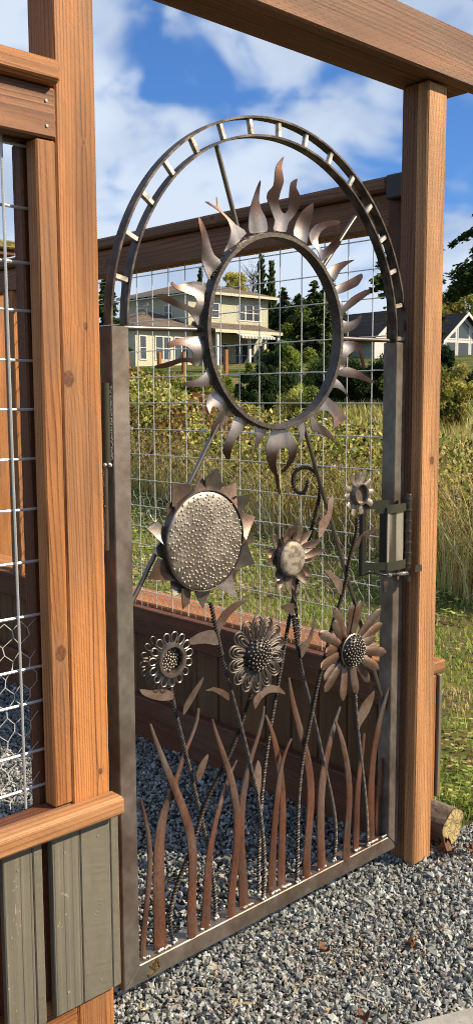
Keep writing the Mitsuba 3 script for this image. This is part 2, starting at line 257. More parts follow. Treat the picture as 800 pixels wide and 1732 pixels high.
def wood_parts(uv):
    bid = dr.floor(uv.x / 5.0)
    u = uv.x - bid * 5.0
    v = dr.select(uv.y > 0.7, uv.y - 1.0, uv.y)
    r1, r2 = cell_rand(bid, 3), cell_rand(bid, 7)
    # one knot per 0.9 m of board, at a random place across it
    ku = dr.floor(u / 0.9)
    kc = (ku + 0.25 + 0.5 * cell_rand(bid, ku, 5)) * 0.9
    kv = 0.012 + 0.075 * cell_rand(bid, ku, 9) + dr.select(v > 0.36, 0.37, 0.0)
    du, dv = (u - kc) * 0.62, v - kv
    kd = dr.sqrt(du * du + dv * dv)
    has = dr.select(cell_rand(bid, ku, 13) > 0.72, 1.0, 0.0)
    kr = 0.005 + 0.008 * cell_rand(bid, ku, 17)
    for b_, u_, v_, r_ in KNOTS:
        e_ = dr.sqrt(dr.square((u - u_) * 0.75) + dr.square(v - v_))
        on = (dr.abs(bid - b_) < 0.5) & (e_ < 0.09)
        dv, kd, has, kr = dr.select(on, v - v_, dv), dr.select(on, e_, kd), dr.select(on, 1.0, has), dr.select(on, r_, kr)
    pull = has * dr.exp(-kd / (1.6 * kr + 0.008))
    w = v + 0.012 * (noise(u * 1.3 + 31 * r1, v * 6, bid) - 0.5) * 2 + 1.1 * kr * pull * dr.select(dv > 0, 1.0, -1.0)
    # growth rings cut flat: bands of uneven width
    ring = w * (55 + 50 * r2) + 6.0 * noise(w * 13 + 5 * r1, u * 0.5, bid) + 1.2 * noise(u * 2.2, w * 40, bid + 3)
    saw = ring - dr.floor(ring)
    late = smoothstep(0.45, 0.95, saw) * (1 - smoothstep(0.95, 1.0, saw))
    fib = fbm(u * 9, v * 420, bid, 2)
    knot = has * (1 - smoothstep(kr * 0.75, kr * 1.1, kd))
    halo = has * (1 - smoothstep(kr, kr * 2.6, kd))
    # pressure-treatment slits: staggered dashes
    row = dr.floor(v / 0.0075)
    cu = u / 0.036 + 0.5 * (row - 2 * dr.floor(row / 2)) + 0.15 * cell_rand(row, bid)
    fu, fv = cu - dr.floor(cu), v / 0.0075 - row
    slit = smoothstep(0.0, 0.06, fu) * (1 - smoothstep(0.30, 0.36, fu)) * smoothstep(0.30, 0.42, fv) * (1 - smoothstep(0.58, 0.70, fv))
    # rough-sawn marks running aslant
    mark = noise((u * 0.9 + v) * 230, u * 8 + v * 30, bid)
    # a few season checks
    chk = noise(u * 1.1 + 3 * r1, 4.0, bid)
    crack = (1 - smoothstep(0.0, 0.0011, dr.abs(v - (0.02 + 0.055 * r2 + 0.006 * noise(u * 5, bid)) - dr.select(v > 0.36, 0.37, 0.0)))) * smoothstep(0.55, 0.66, chk)
    return bid, u, v, late, fib, knot, halo, slit, mark, crack


PAL = [((0.385, 0.166, 0.056), (0.165, 0.060, 0.021)),   # 0 orange-brown stain
       ((0.52, 0.272, 0.122), (0.30, 0.132, 0.053)),    # 1 paler, newer
       ((0.27, 0.125, 0.062), (0.115, 0.048, 0.024)),   # 2 brown
       ((0.165, 0.060, 0.026), (0.085, 0.029, 0.013)),  # 3 red-brown, the post stain darkened to put shade on back boards
       ((0.165, 0.083, 0.032), (0.085, 0.040, 0.016))]   # 4 olive-brown, the post stain again with the side fence shade mixed in


def wood_col(p, n, uv):
    bid, u, v, late, fib, knot, halo, slit, mark, crack = wood_parts(uv)
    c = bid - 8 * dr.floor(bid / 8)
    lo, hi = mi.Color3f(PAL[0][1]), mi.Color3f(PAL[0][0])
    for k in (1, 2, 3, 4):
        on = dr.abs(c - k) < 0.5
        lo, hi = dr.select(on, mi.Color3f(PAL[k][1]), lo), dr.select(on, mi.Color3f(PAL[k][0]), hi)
    t = dr.clip(0.92 - 0.95 * late * (0.45 + 0.55 * noise(u * 3, v * 30)) + 0.6 * (fib - 0.5) + 0.16 * (mark - 0.5) + 0.35 * (noise(u * 0.9, v * 75, bid + 8) - 0.5), -0.25, 1.2)
    col = mix(lo, hi, t) * (0.48 + 1.04 * fbm(u * 1.6, v * 17, bid, 5)) * (0.80 + 0.36 * cell_rand(bid, 2))
    col = mix(col, mi.Color3f(0.40, 0.19, 0.075) * (0.6 + 0.5 * fib), 0.5 * halo)
    old = smoothstep(0.55, 0.75, fbm(u * 2.6 + 7, v * 9, bid + 2, 4))
    col = mix(col, mi.Color3f(0.17, 0.115, 0.078) * (0.6 + 0.8 * fib), 0.35 * old)
    col = mix(col, mi.Color3f(0.14, 0.052, 0.022) * (0.35 + 1.3 * noise(u * 260, v * 340, bid)), 0.9 * knot)
    sl = dr.select(uv.y > 0.7, 1.0, 0.0)
    return col * (1 - 0.28 * slit * sl) * (1 - 0.75 * crack)


def wood_h(p, n, uv):
    bid, u, v, late, fib, knot, halo, slit, mark, crack = wood_parts(uv)
    sl = dr.select(uv.y > 0.7, 1.0, 0.0)
    return 0.5 * fib + 0.55 * late + 0.42 * mark * noise(u * 3.1, v * 20, bid + 6) - 0.8 * slit * sl - 2.0 * crack + 0.5 * knot


def bump(b, fn, scale, eps=1e-3):
    return {'type': 'bumpmap', 'arbitrary': {**proc(fn, eps)}, 'bsdf': b, 'scale': scale}


ALBEDO = 0.75   # evenly darkens base colours (leaf excepted) so shade falls deeper under a stronger sun


def prin(col, rough=0.5, metal=0.0, spec=0.5, **k):
    c = proc(lambda p, n, uv: col(p, n, uv) * ALBEDO) if callable(col) else {'type': 'rgb', 'value': [x * ALBEDO for x in col]} if not isinstance(col, dict) else col
    r = proc(rough) if callable(rough) else rough
    return {'type': 'principled', 'base_color': c, 'roughness': r, 'metallic': metal, 'specular': spec, **k}


scene['wood'] = bump(prin(wood_col, 0.62, spec=0.35), wood_h, 0.00045, 0.0008)


def paint_h(p, n, uv):
    bid = dr.floor(uv.x / 5.0)
    u, v = uv.x - bid * 5.0, uv.y
    c = bid - 8 * dr.floor(bid / 8)
    g = noise(v * 260, bid, u * 1.1)
    groove = smoothstep(0.35, 0.6, noise(v * 170 + 2 * noise(u * 1.5, v * 8), bid))
    rough = fbm(u * 18, v * 70, bid, 3) + 0.5 * noise((u + 0.25 * v) * 140, v * 20)
    kd = dr.sqrt(dr.square((u - 0.72) * 0.8) + dr.square(v - 0.045))
    swirl = 0.4 * dr.sin(kd * 900) * dr.exp(-kd / 0.014)
    return dr.select(c > 0.5, 1.0 * groove + 0.25 * g, 0.9 * rough + swirl)


def paint_col(p, n, uv):
    bid = dr.floor(uv.x / 5.0)
    u, v = uv.x - bid * 5.0, uv.y
    f = fbm(u * 6, v * 25, bid, 3)
    chip = smoothstep(0.88, 0.92, noise(u * 150, v * 190, bid)) * smoothstep(0.80, 0.86, noise(u * 14, v * 30, bid + 4))
    c = mi.Color3f(0.170, 0.162, 0.129) * (0.82 + 0.36 * f)
    return mix(c, (0.5, 0.46, 0.38), 0.5 * chip)


scene['grey_paint'] = bump(prin(paint_col, 0.5, spec=0.4), paint_h, 0.0014, 0.0008)


def steel_col(p, n, uv):
    a, b = fbm(p.x * 9, p.y * 9, p.z * 7, 4), fbm(p.x * 60, p.y * 60, p.z * 40, 3)
    c = mix((0.165, 0.130, 0.104), (0.30, 0.262, 0.235), smoothstep(0.3, 0.7, a))
    c = mix(c, (0.25, 0.245, 0.215), 0.6 * smoothstep(0.5, 0.7, noise(p.x * 3 + 4, p.y * 3, p.z * 2.2)))
    return c * (0.72 + 0.5 * b)


def steel_r(p, n, uv):
    return 0.40 + 0.22 * fbm(p.x * 22, p.y * 22, p.z * 16, 3)


def hammer_h(p, n, uv):
    return fbm(p.x * 120, p.y * 120, p.z * 120, 2) + 0.35 * fbm(p.x * 420, p.y * 420, p.z * 420, 2)


scene['steel'] = bump(prin(steel_col, steel_r, 0.72), hammer_h, 0.00022)


def rust_col(p, n, uv):
    a, b = fbm(p.x * 16, p.y * 16, p.z * 9, 4), fbm(p.x * 190, p.y * 190, p.z * 70, 3)
    low = 1 - smoothstep(0.25, 0.8, p.z + 0.35 * (noise(p.x * 12, p.z * 5) - 0.5))
    c = mix((0.25, 0.212, 0.185), (0.275, 0.125, 0.080), smoothstep(0.2, 0.85, 1.1 * a + 0.45 * low - 0.25))
    return mix(c, (0.13, 0.085, 0.065), 0.6 * smoothstep(0.45, 0.8, b)) * (0.7 + 0.6 * noise(p.x * 40, p.z * 14))


scene['rusted_steel'] = bump(prin(rust_col, 0.40, 0.68), hammer_h, 0.0005)


def petal_col(p, n, uv):
    a, b = fbm(p.x * 22, p.y * 22, p.z * 22, 4), fbm(p.x * 130, p.y * 130, p.z * 130, 3)
    c = mix((0.31, 0.240, 0.20), (0.225, 0.140, 0.100), smoothstep(0.35, 0.68, a))
    return c * (0.7 + 0.55 * b)


scene['petal_steel'] = bump(prin(petal_col, 0.42, 0.8), hammer_h, 0.00025)


def flame_col(p, n, uv):
    r = dr.sqrt(dr.square(p.x - 0.5424) + dr.square(p.z - 1.6929)) + 0.05 * (noise(p.x * 17, p.z * 17) - 0.5)
    t = smoothstep(0.262, 0.350, r)
    c = mix((0.52, 0.47, 0.45), (0.115, 0.070, 0.056), t)
    return c * (0.86 + 0.25 * fbm(p.x * 60, p.z * 60, 0, 2))


scene['flame_steel'] = bump(prin(flame_col, 0.38, 1.0), hammer_h, 0.00006)


def disc_col(p, n, uv):
    return mix((0.28, 0.245, 0.205), (0.52, 0.475, 0.41), smoothstep(0.3, 0.7, fbm(p.x * 22, p.z * 22, p.y, 4)))


scene['disc_steel'] = bump(prin(disc_col, 0.44, 0.85), hammer_h, 0.0006)
scene['dark_steel'] = bump(prin((0.12, 0.105, 0.095), 0.42, 0.8), hammer_h, 0.0003)
scene['glint_steel'] = prin(lambda p, n, uv: mix((0.13, 0.12, 0.10), (0.62, 0.60, 0.55), smoothstep(0.45, 0.75, noise(p.x * 90, p.z * 7))), 0.25, 0.6)  # bright upright streaks of reflection painted into the base colour
scene['galvanised_wire'] = prin(lambda p, n, uv: mix((0.58, 0.60, 0.61), (0.80, 0.82, 0.83), fbm(p.x * 40, p.y * 40, p.z * 40, 2)), 0.42, 0.5)
scene['olive_paint'] = prin((0.075, 0.078, 0.055), 0.32, 0.35)
scene['black_metal'] = prin((0.022, 0.021, 0.02), 0.4, 0.2)
scene['weld'] = bump(prin(lambda p, n, uv: mix((0.30, 0.28, 0.26), (0.85, 0.84, 0.82), smoothstep(0.3, 0.65, fbm(p.x * 160, p.y * 160, p.z * 160, 2))), 0.45, 0.5), hammer_h, 0.0008)
scene['coloured'] = {'type': 'twosided', 'bsdf': prin({'type': 'mesh_attribute', 'name': 'vertex_color'}, 0.62, spec=0.4)}
scene['leaf'] = {'type': 'principledthin', 'base_color': {'type': 'mesh_attribute', 'name': 'vertex_color'}, 'roughness': 0.5, 'spec_trans': 0.0, 'diff_trans': 1.05, 'eta': 1.35}
scene['pale_steel'] = bump(prin(lambda p, n, uv: mix((0.34, 0.30, 0.24), (0.72, 0.69, 0.62), smoothstep(0.3, 0.6, fbm(p.x * 45, p.y * 45, p.z * 45, 3))), 0.45, 0.6), hammer_h, 0.0004)
scene['ring_steel'] = bump(prin(lambda p, n, uv: mix((0.045, 0.040, 0.036), (0.16, 0.14, 0.125), fbm(p.x * 30, p.y * 30, p.z * 30, 4)), 0.52, 0.6), hammer_h, 0.0010)
scene['rod_steel'] = prin(lambda p, n, uv: mix((0.20, 0.165, 0.13), (0.36, 0.32, 0.275), fbm(p.x * 20, p.y * 20, p.z * 20, 3)), 0.36, 0.9)
scene['stem_steel'] = prin((0.10, 0.088, 0.078), 0.40, 0.75)
scene['stud_steel'] = prin((0.62, 0.575, 0.51), 0.42, 0.75)
scene['bead_steel'] = bump(prin(lambda p, n, uv: mix((0.20, 0.170, 0.148), (0.40, 0.36, 0.325), fbm(p.x * 60, p.y * 60, p.z * 60, 3)), 0.38, 0.88), hammer_h, 0.0003)
scene['barrel_steel'] = bump(prin(lambda p, n, uv: mix((0.075, 0.06, 0.055), (0.20, 0.165, 0.145), fbm(p.x * 90, p.y * 90, p.z * 70, 3)), 0.34, 0.75), hammer_h, 0.0005)
scene['arch_steel'] = bump(prin(lambda p, n, uv: mix((0.040, 0.030, 0.025), (0.15, 0.12, 0.10), smoothstep(0.35, 0.7, fbm(p.x * 30, p.y * 60, p.z * 30, 4))), 0.48, 0.45), hammer_h, 0.0004)
scene['cap_steel'] = bump(prin(lambda p, n, uv: mix((0.20, 0.165, 0.13), (0.42, 0.375, 0.31), smoothstep(0.3, 0.68, fbm(p.x * 75, p.y * 75, p.z * 75, 4))), 0.55, 0.35), hammer_h, 0.0006)

# ------------------------------------------------------------------ ground
def ter(x, y):
    r = np.hypot(x + 1.27, y + 1.77)
    t = np.maximum(0, r - 12)
    return 0.066 * t * t / (t + 6) - 0.02 * 0


def grid(xs, ys, fz):
    X, Y = np.meshgrid(xs, ys, indexing='ij')
    v = np.c_[X.ravel(), Y.ravel(), fz(X, Y).ravel()]
    i, j = np.meshgrid(np.arange(len(xs) - 1), np.arange(len(ys) - 1), indexing='ij')
    a = (i * len(ys) + j).ravel()
    return v, np.c_[a, a + len(ys), a + len(ys) + 1, a + 1]


def geo(a, b, n):
    return np.concatenate([-np.geomspace(-a, 0.4, n // 2), [0], np.geomspace(0.4, b, n // 2)])


def field_col(p, n, uv):
    a, b = fbm(p.x * 0.35, p.y * 0.35, 0, 4), fbm(p.x * 3.1, p.y * 3.1, 0, 4)
    c = mix((0.050, 0.070, 0.016), (0.130, 0.118, 0.040), smoothstep(0.35, 0.65, a))
    near = 1 - smoothstep(10, 16, dr.sqrt(dr.square(p.x) + dr.square(p.y)))
    soil = smoothstep(0.5, 0.62, fbm(p.x * 1.9 + 3, p.y * 1.9, 0, 3)) * near
    return mix(c * (0.6 + 0.8 * b), mi.Color3f(0.115, 0.085, 0.055) * (0.6 + 0.8 * b), 0.8 * soil)


scene['field'] = prin(field_col, 0.9, spec=0.1)
xs = np.r_[geo(-900, 900, 130)]
v, f = grid(xs, xs, lambda X, Y: np.minimum(ter(X, Y), 9.0) - 0.025)
labels[put('ground', (v, f), 'field', smooth=True)] = {'kind': 'structure'}


def gravel_bed(p, n, uv):
    return mix((0.03, 0.03, 0.028), (0.12, 0.122, 0.115), smoothstep(0.35, 0.7, fbm(p.x * 55, p.y * 55, 0, 3)))


scene['gravel_bed_mat'] = prin(gravel_bed, 0.9, spec=0.1)
outline = [(-6, -7), (7, -7), (3.4, -1.3), (2.25, -0.45), (1.62, -0.02), (1.38, 0.05), (1.30, 0.08), (1.30, 9), (-6, 9)]
v, f = trimesh.creation.triangulate_polygon(__import__('shapely').Polygon(outline), engine='earcut')
labels[put('gravel_path', (np.c_[v, np.full(len(v), -0.012)], f), 'gravel_bed_mat')] = {'kind': 'structure'}

# crushed stones: angular lumps, each its own size, turn and grey
OCT = trimesh.Trimesh([(1, 0, 0), (-1, 0, 0), (0, 1, 0), (0, -1, 0), (0, 0, 1), (0, 0, -1)], [(0, 2, 4), (2, 1, 4), (1, 3, 4), (3, 0, 4), (2, 0, 5), (1, 2, 5), (3, 1, 5), (0, 3, 5)], process=False)


def stones(name, xy, size, label):
    n = len(xy)
    r = np.random.default_rng(11)
    var = [OCT.vertices * (1 + 0.9 * (r.random((6, 1)) - 0.5)) @ trimesh.transformations.random_rotation_matrix(r.random(3))[:3, :3].T * np.array([1, r.uniform(.55, .95), r.uniform(.42, .8)]) * 1.18 for _ in range(60)]
    base = np.array(var)[r.integers(0, len(var), n)]
    q = r.normal(size=(n, 4))
    q /= np.linalg.norm(q, axis=1, keepdims=True)
    w, x, y, z = q.T
    R = np.stack([1 - 2 * (y * y + z * z), 2 * (x * y - z * w), 2 * (x * z + y * w), 2 * (x * y + z * w), 1 - 2 * (x * x + z * z), 2 * (y * z - x * w),
                  2 * (x * z - y * w), 2 * (y * z + x * w), 1 - 2 * (x * x + y * y)], 1).reshape(n, 3, 3)
    V = np.einsum('nij,nkj->nki', R, base * size[:, None, None])
    h = -0.010 + size * 0.35 + 0.016 * r.random(n) + 0.022 * (meshkit.fbm(np.c_[xy * 2.2, np.zeros(n)], 3) - 0.5)
    V += np.c_[xy, h][:, None]
    g = np.clip(np.where(r.random(n) < 0.18, r.lognormal(-1.8, 0.4, n), r.lognormal(-1.0, 0.32, n)), 0.05, 0.75)
    tint = np.c_[g * r.uniform(.88, .97, n), g * r.uniform(.97, 1.02, n), g * r.uniform(.93, 1.02, n)] * 0.94
    warm = r.random(n) < 0.02
    tint[warm] *= np.array([1.15, .92, .66])
    F = (OCT.faces[None] + (np.arange(n) * 6)[:, None, None]).reshape(-1, 3)
    k = put(name, (V.reshape(-1, 3), F), 'coloured', color=np.repeat(tint, 6, 0))
    labels[k] = {'label': label, 'category': 'gravel', 'kind': 'stuff'}


import shapely
gp = shapely.Polygon(outline).buffer(-0.01)


def scatter(n, box):
    q = np.c_[rng.uniform(box[0], box[2], n), rng.uniform(box[1], box[3], n)]
    return q[shapely.contains_xy(gp, q[:, 0], q[:, 1])]


xy = np.vstack([scatter(74000, (-0.45, -1.15, 2.3, 0.12)), scatter(48000, (-0.75, 0.12, 1.3, 2.6)), scatter(9000, (-0.2, 2.6, 1.3, 4.2))])
size = np.clip(rng.lognormal(math.log(0.0060), 0.30, len(xy)), 0.003, 0.014)
stones('gravel', xy, size, 'crushed grey stone gravel with pale and dark chips under the gate')


def concrete(p, n, uv):
    return mi.Color3f(0.36, 0.36, 0.34) * (0.75 + 0.5 * fbm(p.x * 40, p.y * 40, p.z * 40, 4))


scene['concrete'] = prin(concrete, 0.85, spec=0.2)
labels[put('concrete_path_edge', hull([(x, y, z) for x, y in ((0.30, -0.447), (1.1, -0.79), (0.8, -1.5), (0.0, -1.15)) for z in (-0.06, 0.016)]), 'concrete')] = {'kind': 'structure'}

# ------------------------------------------------------------------ timber gate frame
gf = thing('timber_gate_frame', 'orange brown timber posts and overhead beam framing the metal gate', 'gate frame')
board('post', (-0.140, -0.012, -0.05), (-0.038, 0.090, 2.72), 'wood', gf, 2, 0)
board('header_beam', (-1.3, -0.044, 2.455), (1.335, 0.080, 2.60), 'wood', gf, 0, 2)
board('header_board', (-1.3, -0.089, 2.451), (2.2, -0.046, 2.603), 'wood', gf, 0, 2, ch=0.006, slits=1)
board('trim_board', (1.118, -0.050, 0.004), (1.214, -0.008, 2.448), 'wood', gf, 2, 1, ch=0.005, slits=1)
board('post', (1.131, -0.006, -0.05), (1.240, 0.056, 2.453), 'wood', gf, 2, 2, slits=1)
for x, z in ((1.335, 2.54), (1.335, 2.50), (0.2, 2.54), (0.2, 2.50)):
    put('screw', trimesh.creation.cylinder(0.0035, 0.004, sections=10, transform=trimesh.transformations.translation_matrix((x, -0.0895, z)) @ trimesh.transformations.rotation_matrix(math.pi / 2, (1, 0, 0))), 'glint_steel', gf)

# ------------------------------------------------------------------ fence beside the gate
ff = thing('front_fence', 'timber fence panel with wire mesh above grey painted boards, joined to the hinge post', 'fence')
board('cap_rail', (-1.3, -0.046, 2.166), (-0.143, 0.115, 2.214), 'wood', ff, 0, 0, ch=0.009)
board('top_rail', (-1.3, -0.018, 2.062), (-0.142, 0.026, 2.164), 'wood', ff, 0, 2, ch=0.004)
board('upright', (-0.189, -0.012, 0.600), (-0.1415, 0.030, 2.060), 'wood', ff, 2, 0)
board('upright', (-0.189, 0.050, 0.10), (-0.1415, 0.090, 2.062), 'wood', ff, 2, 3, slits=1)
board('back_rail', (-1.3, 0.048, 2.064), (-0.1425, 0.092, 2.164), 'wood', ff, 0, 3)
board('sill', (-1.3, -0.067, 0.556), (-0.034, -0.0135, 0.600), 'wood', ff, 0, 1, ch=0.006)
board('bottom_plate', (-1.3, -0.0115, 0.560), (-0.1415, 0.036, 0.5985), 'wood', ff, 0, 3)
for lo, hi, c in ((-0.335, -0.263, 1), (-0.2615, -0.238, 0), (-0.214, -0.139, 1), (-0.1378, -0.0555, 0), (-0.0545, -0.031, 0)):
    board('siding_board', (lo, -0.033, 0.112), (hi, -0.0135, 0.5545), 'grey_paint', ff, 2, c, ch=0.0025)
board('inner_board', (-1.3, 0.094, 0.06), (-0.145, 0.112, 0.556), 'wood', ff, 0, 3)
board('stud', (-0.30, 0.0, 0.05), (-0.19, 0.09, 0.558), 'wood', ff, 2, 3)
board('foot_board', (-1.3, -0.012, 0.02), (-0.142, 0.028, 0.14), 'wood', ff, 0, 0)
for x, z in ((-0.18, 0.50), (-0.18, 0.16), (-0.30, 0.50), (-0.09, 0.51), (-0.09, 0.15)):
    put('nail_head', trimesh.creation.cylinder(0.0024, 0.002, sections=10, transform=trimesh.transformations.translation_matrix((x, -0.0334, z)) @ trimesh.transformations.rotation_matrix(math.pi / 2, (1, 0, 0))), 'pale_steel', ff)
for x, z in ((-0.166, 2.135), (-0.166, 2.085)):
    put('screw', trimesh.creation.cylinder(0.0032, 0.004, sections=10, transform=trimesh.transformations.translation_matrix((x, -0.0185, z)) @ trimesh.transformations.rotation_matrix(math.pi / 2, (1, 0, 0))), 'glint_steel', ff)
lw = [2.052, 1.924, 1.81, 1.709, 1.603, 1.498, 1.39, 1.279, 1.162, 1.04, 0.92, 0.84, 0.725, 0.641]
for z in lw:
    put('mesh_wire', tube([(-1.3, 0.0405, z), (-0.7, 0.041, z + 0.002), (-0.19, 0.0405, z), (-0.143, 0.0405, z)], 0.0034, 6), 'galvanised_wire', ff, smooth=40)
for i in range(9):
    x = -0.2405 - 0.1085 * i
    put('mesh_wire', tube([(x - 0.003, 0.0345, 2.164), (x - 0.001, 0.034, 1.4), (x + 0.004, 0.0345, 0.60)], 0.0030, 6), 'galvanised_wire', ff, smooth=40)


def hexnet(o, ux, uz, w, h, p, r, seed=3):
    """Chicken wire: hexagons pitch p, in the plane spanned by ux and uz from o; twisted joints doubled."""
    g = np.random.default_rng(seed)
    ms, seg = [], []
    nx, nz = int(w / p) + 1, int(h / (p * 0.86)) + 1
    P = {}

    def pt(a, b):
        if (a, b) not in P:
            P[(a, b)] = np.array([a, b]) + g.normal(0, 0.04 * p, 2)
        return P[(a, b)]
    for i in range(nx):
        for j in range(nz):
            x = (i + 0.5 * (j % 2)) * p
            z = j * p * 0.9
            a, b = pt(round(x, 5), round(z, 5)), pt(round(x, 5), round(z + p * 0.45, 5))
            c = pt(round(x - p / 2, 5), round(z + p * 0.9, 5))
            d = pt(round(x + p / 2, 5), round(z + p * 0.9, 5))
            seg += [(a, b, 1.5), (b, c, 1), (b, d, 1)]
    vs, fs, k = [], [], 0
    ny = np.cross(ux, uz)
    for a, b, m in seg:
        if max(a[0], b[0]) > w or max(a[1], b[1]) > h or min(a[0], b[0]) < 0:
            continue
        A, B = o + a[0] * ux + a[1] * uz, o + b[0] * ux + b[1] * uz
        t = (B - A) / np.linalg.norm(B - A)
        s = np.cross(t, ny)
        for ang in (0.5, 2.6, 4.7):
            e = (math.cos(ang) * s + math.sin(ang) * ny) * r * m
            vs += [A + e, B + e]
        fs += [[k + q, k + (q + 2) % 6, k + (q + 3) % 6] for q in (0, 2, 4)] + [[k + q, k + (q + 3) % 6, k + q + 1] for q in (0, 2, 4)]
        k += 6
    return np.array(vs), np.array(fs)[:, ::-1]


X, Y, Z = np.eye(3)
k = put('chicken_wire', hexnet(np.array([-0.75, 0.0462, 0.60]), X, Z, 0.56, 0.445, 0.040, 0.0010), 'galvanised_wire', ff)
labels[k] = {'kind': 'stuff'}

# ------------------------------------------------------------------ fence along the side, running back from the latch post
sf = thing('side_fence', 'long timber and wire mesh fence running back from the latch post', 'fence')
END = 3.4
put('end_cap', cbox((1.152, 0.058, 2.138), (1.30, 0.132, 2.212), 0.004), 'black_metal', sf)
board('cap_rail', (1.160, 0.134, 2.168), (1.335, END, 2.212), 'wood', sf, 1, 2, ch=0.008)
board('top_rail', (1.190, 0.104, 2.060), (1.232, END, 2.166), 'wood', sf, 1, 2)
board('outer_rail', (1.262, 0.104, 2.064), (1.300, END, 2.166), 'wood', sf, 1, 0)
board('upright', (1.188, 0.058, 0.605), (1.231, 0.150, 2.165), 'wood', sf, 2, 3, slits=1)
board('upright', (1.254, 0.058, 0.605), (1.296, 0.150, 2.062), 'wood', sf, 2, 0)
for y0 in (2.50, 3.3):
    board('upright', (1.190, y0, 0.600), (1.231, y0 + 0.095, 2.058), 'wood', sf, 2, 0)
    board('upright', (1.254, y0 - 0.01, 0.604), (1.296, y0 + 0.09, 2.062), 'wood', sf, 2, 1)
board('sill', (1.246, 0.058, 0.568), (1.436, END, 0.612), 'wood', sf, 1, 0, ch=0.005)
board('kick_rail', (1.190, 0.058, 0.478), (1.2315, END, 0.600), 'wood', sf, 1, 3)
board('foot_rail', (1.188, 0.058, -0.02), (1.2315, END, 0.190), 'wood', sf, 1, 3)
y = 0.06
while y < END - 0.05:
    w = 0.138
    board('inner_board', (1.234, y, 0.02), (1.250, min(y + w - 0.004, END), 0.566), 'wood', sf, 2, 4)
    y += w
for i in range(12):
    board('siding_board', (1.388, 0.05 + 0.28 * i, 0.125), (1.406, 0.05 + 0.28 * i + 0.272, 0.566), 'grey_paint', sf, 2, i % 2, ch=0.0025)
for y0 in (0.06, 1.2, 2.5):
    board('stud', (1.2515, y0, 0.0), (1.3860, y0 + 0.09, 0.566), 'wood', sf, 2, 0)
for i in range(21):
    yy = 0.245 + 0.1078 * i
    put('mesh_wire', tube([(1.2395, yy, 0.60), (1.2395, yy + 0.002, 1.3), (1.2395, yy, 2.15)], 0.0022, 5), 'galvanised_wire', sf, smooth=40)
for z in (2.04, 1.944, 1.848, 1.722, 1.61, 1.50, 1.387, 1.276, 1.163, 1.047, 0.955, 0.875, 0.77, 0.665):
    put('mesh_wire', tube([(1.2432, 0.15, z), (1.2435, 0.9, z), (1.2438, 1.8, z - 0.002), (1.2432, 2.6, z)], 0.0022, 5), 'galvanised_wire', sf, smooth=40)
k = put('chicken_wire', hexnet(np.array([1.2335, 0.15, 0.60]), Y, Z, 2.4, 0.52, 0.046, 0.00062, 5), 'galvanised_wire', sf)
labels[k] = {'kind': 'stuff'}
put('wire_tie', tube(smoothpath([(1.236, 1.50, 1.02), (1.225, 1.46, 1.028), (1.222, 1.44, 1.005), (1.23, 1.42, 0.985), (1.238, 1.43, 1.0)], 0.006), 0.0028, 6), 'weld', sf, smooth=True)

fp = thing('capped_post', 'distant wooden post with a mossy flat cap behind the wire mesh', 'post')
board('post', (1.70, 4.0, 0.0), (1.99, 4.12, 2.47), 'wood', fp, 2, 0)
board('cross_board', (1.2, 3.96, 2.47), (2.06, 4.2, 2.505), 'wood', fp, 0, 3)


def moss(p, n, uv):
    return mix((0.30, 0.24, 0.10), (0.12, 0.13, 0.035), smoothstep(0.35, 0.65, fbm(p.x * 30, p.y * 30, p.z * 60, 3)))


scene['moss'] = bump(prin(moss, 0.9, spec=0.1), hammer_h, 0.003)
put('mossy_cap', cbox((1.15, 3.93, 2.507), (2.12, 4.25, 2.565), 0.012), 'moss', fp, label='mossy yellow green cap board')

# ------------------------------------------------------------------ the metal garden gate
gt = thing('garden_gate', 'arched steel garden gate with a flaming sun, sunflowers and grass blades', 'gate')
W, H, G = 1.10, 1.6855, 0.06
SQ = 0.05


def prism(poly, y0=0.0, y1=SQ, ch=0.0022):
    p = np.array(poly, float)
    c = shapely.Polygon(p).buffer(-ch, join_style=2)
    q = np.array(c.exterior.coords)[:-1]
    return hull([(x, y, z) for x, z in q for y in (y0, y1)] + [(x, y, z) for x, z in p for y in (y0 + ch, y1 - ch)])


e = 0.0006
put('stile', prism([(0, G), (SQ - e, G + SQ), (SQ - e, H), (0, H)]), 'steel', gt)
put('stile', prism([(W, G), (W, H), (W - SQ + e, H), (W - SQ + e, G + SQ)]), 'steel', gt)
put('bottom_rail', prism([(e * 2, G - e), (W - e * 2, G - e), (W - SQ, G + SQ - e * 2), (SQ, G + SQ - e * 2)]), 'steel', gt)
th = np.linspace(0, math.pi, 73)


def band(r0, r1, y0=0.0, y1=0.029):
    c, s = W / 2 + np.cos(th)[:, None] * np.array([r0, r1]), H + 0.002 + np.sin(th)[:, None] * np.array([r0, r1])
    v = np.stack([np.stack([c[:, k], np.full(len(th), yy), s[:, k]], -1) for k, yy in ((0, y0), (1, y0), (1, y1), (0, y1))], 1)
    n = len(th)
    f = []
    for i in range(n - 1):
        for j in range(4):
            A, B, C, D = i * 4 + j, i * 4 + (j + 1) % 4, (i + 1) * 4 + (j + 1) % 4, (i + 1) * 4 + j
            f += [[A, C, B], [A, D, C]]
    f += [[0, 1, 2], [0, 2, 3], [(n - 1) * 4, (n - 1) * 4 + 2, (n - 1) * 4 + 1], [(n - 1) * 4, (n - 1) * 4 + 3, (n - 1) * 4 + 2]]
    m = trimesh.Trimesh(v.reshape(-1, 3), f, process=False)
    if m.volume < 0:
        m.invert()
    return m


